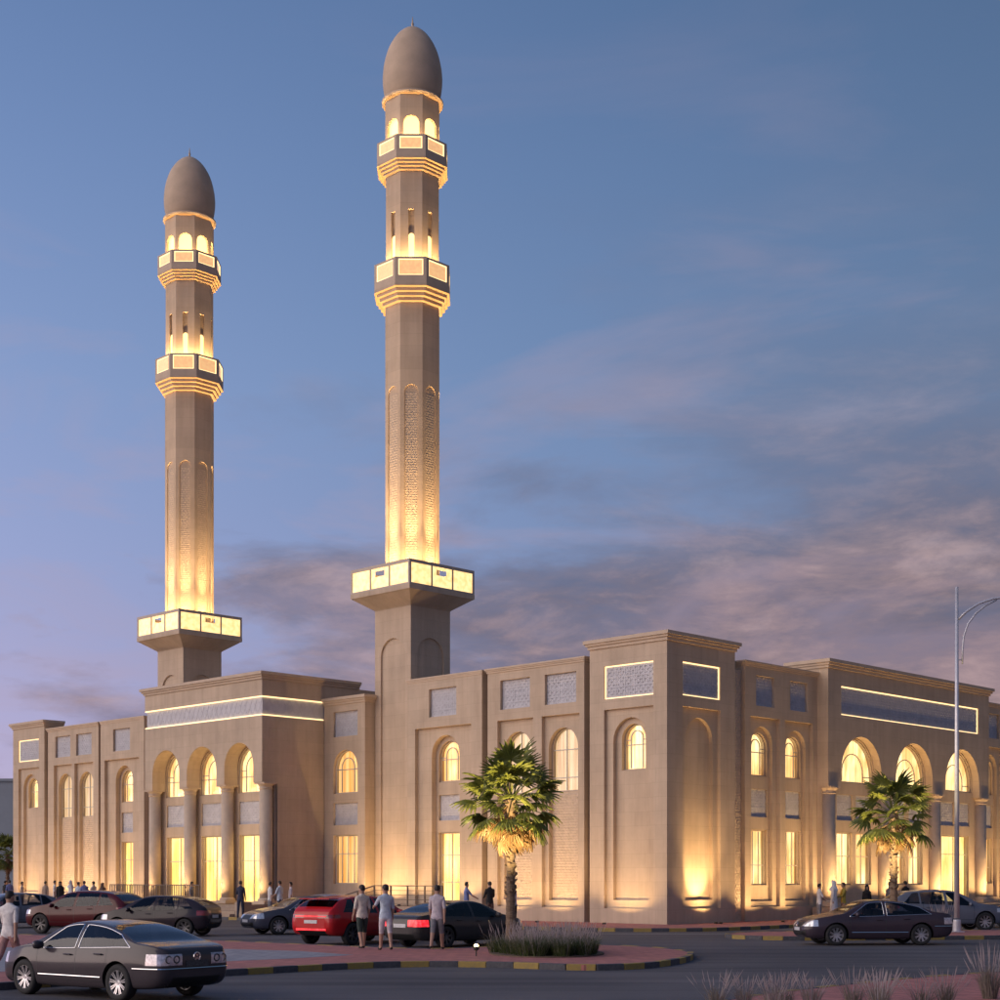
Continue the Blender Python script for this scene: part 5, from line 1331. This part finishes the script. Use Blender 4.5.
    if scarf is None and hair:
        k = MB(); k.lathe([(.004, -.105), (.05, -.095), (.085, -.06), (.097, 0), (.085, .06), (.05, .095), (.004, .105)], seg=20, closed=False); hm_ = k.mesh('hair', HAIR, True)
        bm = bmesh.new(); bm.from_mesh(hm_)
        bmesh.ops.subdivide_edges(bm, edges=bm.edges, cuts=1, use_grid_fill=True)
        bmesh.ops.delete(bm, geom=[f for f in bm.faces if (f.calc_center_median().y > .045 and f.calc_center_median().z < .045) or f.calc_center_median().z < -.06 or (f.calc_center_median().y > -.01 and f.calc_center_median().z < -.005)], context='FACES')
        bm.to_mesh(hm_); bm.free()
        hm_.transform(Matrix.Rotation(-ang, 4, 'Z') @ Matrix.Diagonal((.90 * s, 1.06 * s, 1.0 * s, 1))); place('hair', hm_, e, (0, .018 * s, hz))
    if near:
        for q in (1, -1):
            k = MB(); k.lathe([(.002, -.009), (.008, -.005), (.009, 0), (.008, .005), (.002, .009)], seg=8); ee = k.mesh('eye', EYE, True)
            place('eye', ee, e, ((hx * .098 + q * .030 * hy) * s, (hy * .098 + .018 - q * .030 * hx) * s, (1.648 - zmin) * s))
    if robe:
        k = MB(); prof = [(.27, .04), (.265, .06), (.235, .45), (.20, .90), (.178, 1.12), (.185, 1.32), (.14, 1.43), (.06, 1.50)]
        rows = []
        vs = []; N = 20
        for r, z in prof:
            for i in range(N):
                t = 2 * math.pi * i / N; fold = 1 + .05 * math.sin(5 * t + z * 3) * max(0, 1 - z)
                vs.append((r * math.cos(t) * fold * s, r * .74 * math.sin(t) * fold * s, z * s))
        fs = [(i * N + j, i * N + (j + 1) % N, (i + 1) * N + (j + 1) % N, (i + 1) * N + j) for i in range(len(prof) - 1) for j in range(N)]
        k.add(vs, fs); k.build('robe', CL[robe], e, True)
    if scarf:
        k = MB(); k.lathe([(.20, -.33), (.17, -.24), (.115, -.14), (.108, -.05), (.104, .03), (.085, .085), (.04, .112), (.003, .117)], seg=20, closed=False); sm_ = k.mesh('headscarf', CL[scarf], True)
        bm = bmesh.new(); bm.from_mesh(sm_); bmesh.ops.delete(bm, geom=[f for f in bm.faces if f.calc_center_median().y > .055 and -.11 < f.calc_center_median().z < .05], context='FACES'); bm.to_mesh(sm_); bm.free()
        sm_.transform(Matrix.Rotation(-ang, 4, 'Z') @ Matrix.Diagonal((.95 * s, 1.02 * s, s, 1))); place('headscarf', sm_, e, (0, .015 * s, hz))
    return e
def on_pave(a, b): w = BL(a, b); return (w.x, w.y, 0)
# near walkers on the front island
person((-9.80, 30.35, .004), 20, 'man in white shirt and pink trousers walking beside the graphite sedan', 'white', 'pink', 1.76, stride=22, arms=((18, 15), (-14, 12)), near=True)
person((-3.82, 42.15, 0), -35, 'man in pale shirt and dark green shorts behind the red suv', 'cream', 'darkgreen', 1.78, shorts=True, stride=8, arms=((6, 20), (-6, 25)), near=True)
person((-3.10, 41.2, 0), -20, 'man in light blue shirt and pale shorts reaching towards his companion', 'paleblue', 'mauve', 1.80, shorts=True, stride=-10, arms=((50, 25), (4, 12)), near=True)
person((-1.72, 41.6, 0), 10, 'man in mauve white shirt and pale shorts walking past the red tail lamps', 'mauve', 'grey', 1.80, shorts=True, stride=16, arms=((12, 12), (-12, 10)), near=True)
# along the left facade
person((-12.63, 74.0, 0), 12, 'man in black suit standing before the portico steps', 'navy', 'navy', 1.80, 'long', stride=6, arms=((10, 110), (4, 15)))
person((-11.38, 75.2, 0), 60, 'man in white shirt standing by the side wall of the portico', 'white', 'grey', 1.74)
person((-10.75, 74.3, 0), -60, 'taller man in pale blue shirt talking by the portico side wall', 'paleblue', 'navy', 1.80, arms=((20, 40), (5, 10)))
person((-10.30, 74.9, 0), -100, 'man in mauve shirt half hidden in the pair by the portico side wall', 'mauve', 'black', 1.74)
person((-1.45, 65.4, 0), 75, 'man in blue shirt gesturing with one arm near the lit door bay', 'blue', 'grey', 1.78, stride=6, arms=((4, 10), (42, 20)))
person((-.43, 64.3, 0), -25, 'man in black shirt and brown trousers facing the mosque wall', 'black', 'brown', 1.80, 'long', arms=((15, 60), (15, 60)))
person((.62, 63.7, 0), -80, 'person in white top partly hidden behind the palm trunk', 'white', 'black', 1.68, arms=((35, 50), (30, 55)))
person((-26.25, 89.6, 0), 80, 'person in white standing at the left of the group by the carved panels', 'white', 'grey', 1.78)
person((-25.72, 88.9, 0), 150, 'woman in long black robe and headscarf in the group by the carved panels', 'black', 'black', 1.72, 'long', robe='black', scarf='black')
person((-25.05, 88.7, 0), -120, 'man in long white robe and white head cloth by the carved panels', 'white', 'white', 1.78, 'long', robe='white', scarf='white')
person((-24.42, 88.0, 0), 30, 'person in pale blue shirt beside the man in blue by the carved panels', 'paleblue', 'navy', 1.70)
person((-23.93, 87.5, 0), -20, 'man in blue shirt in the group by the carved panels', 'blue', 'grey', 1.76)
person((-23.15, 86.6, 0), -70, 'dark haired person in cream top at the end of the group', 'cream', 'khaki', 1.74, arms=((30, 60), (25, 60)))
person((-31.0, 95.2, 0), 40, 'person in black at the far end of the mosque wall', 'black', 'black', 1.76)
person((-30.2, 93.6, 0), -40, 'man in navy blue shirt at the far end of the mosque wall', 'blue', 'navy', 1.80)
person((-29.0, 92.2, 0), 90, 'person in cream top standing alone before the far corner tower', 'cream', 'grey', 1.70)
person((-15.6, 76.9, 0), 100, 'man in grey shirt at the left end of the portico steps', 'grey', 'navy', 1.75)
person((-22.4, 85.6, 0), 60, 'woman in long brown robe walking towards the terrace railing', 'brown', 'brown', 1.66, 'long', robe='brown', scarf='brown')
person((-27.1, 90.6, 0), 30, 'man in khaki shirt beside the white clad person by the carved panels', 'khaki', 'grey', 1.74)
# along the right facade
person((14.0, 66.7, 0), 85, 'young man in white shirt and grey trousers near the right windows', 'white', 'grey', 1.70, arms=((20, 40), (25, 45)))
person((14.85, 67.6, 0), -70, 'man in long white robe and white head cloth near the right windows', 'white', 'white', 1.82, 'long', robe='white', scarf='white')
person((15.35, 67.9, 0), -95, 'person in mustard yellow top next to the white robed man', 'yellow', 'khaki', 1.74, 'long', arms=((25, 55), (20, 50)))
person((16.75, 69.4, 0), 170, 'woman in long black robe and headscarf before the right windows', 'black', 'black', 1.62, 'long', robe='black', scarf='black')
person((18.0, 70.2, 0), 60, 'man in dark grey shirt left of the right palm trunk', 'grey', 'black', 1.76, 'long')
person((19.1, 71.6, 0), -30, 'broad man in black jacket right of the right palm trunk', 'black', 'black', 1.80, 'long')
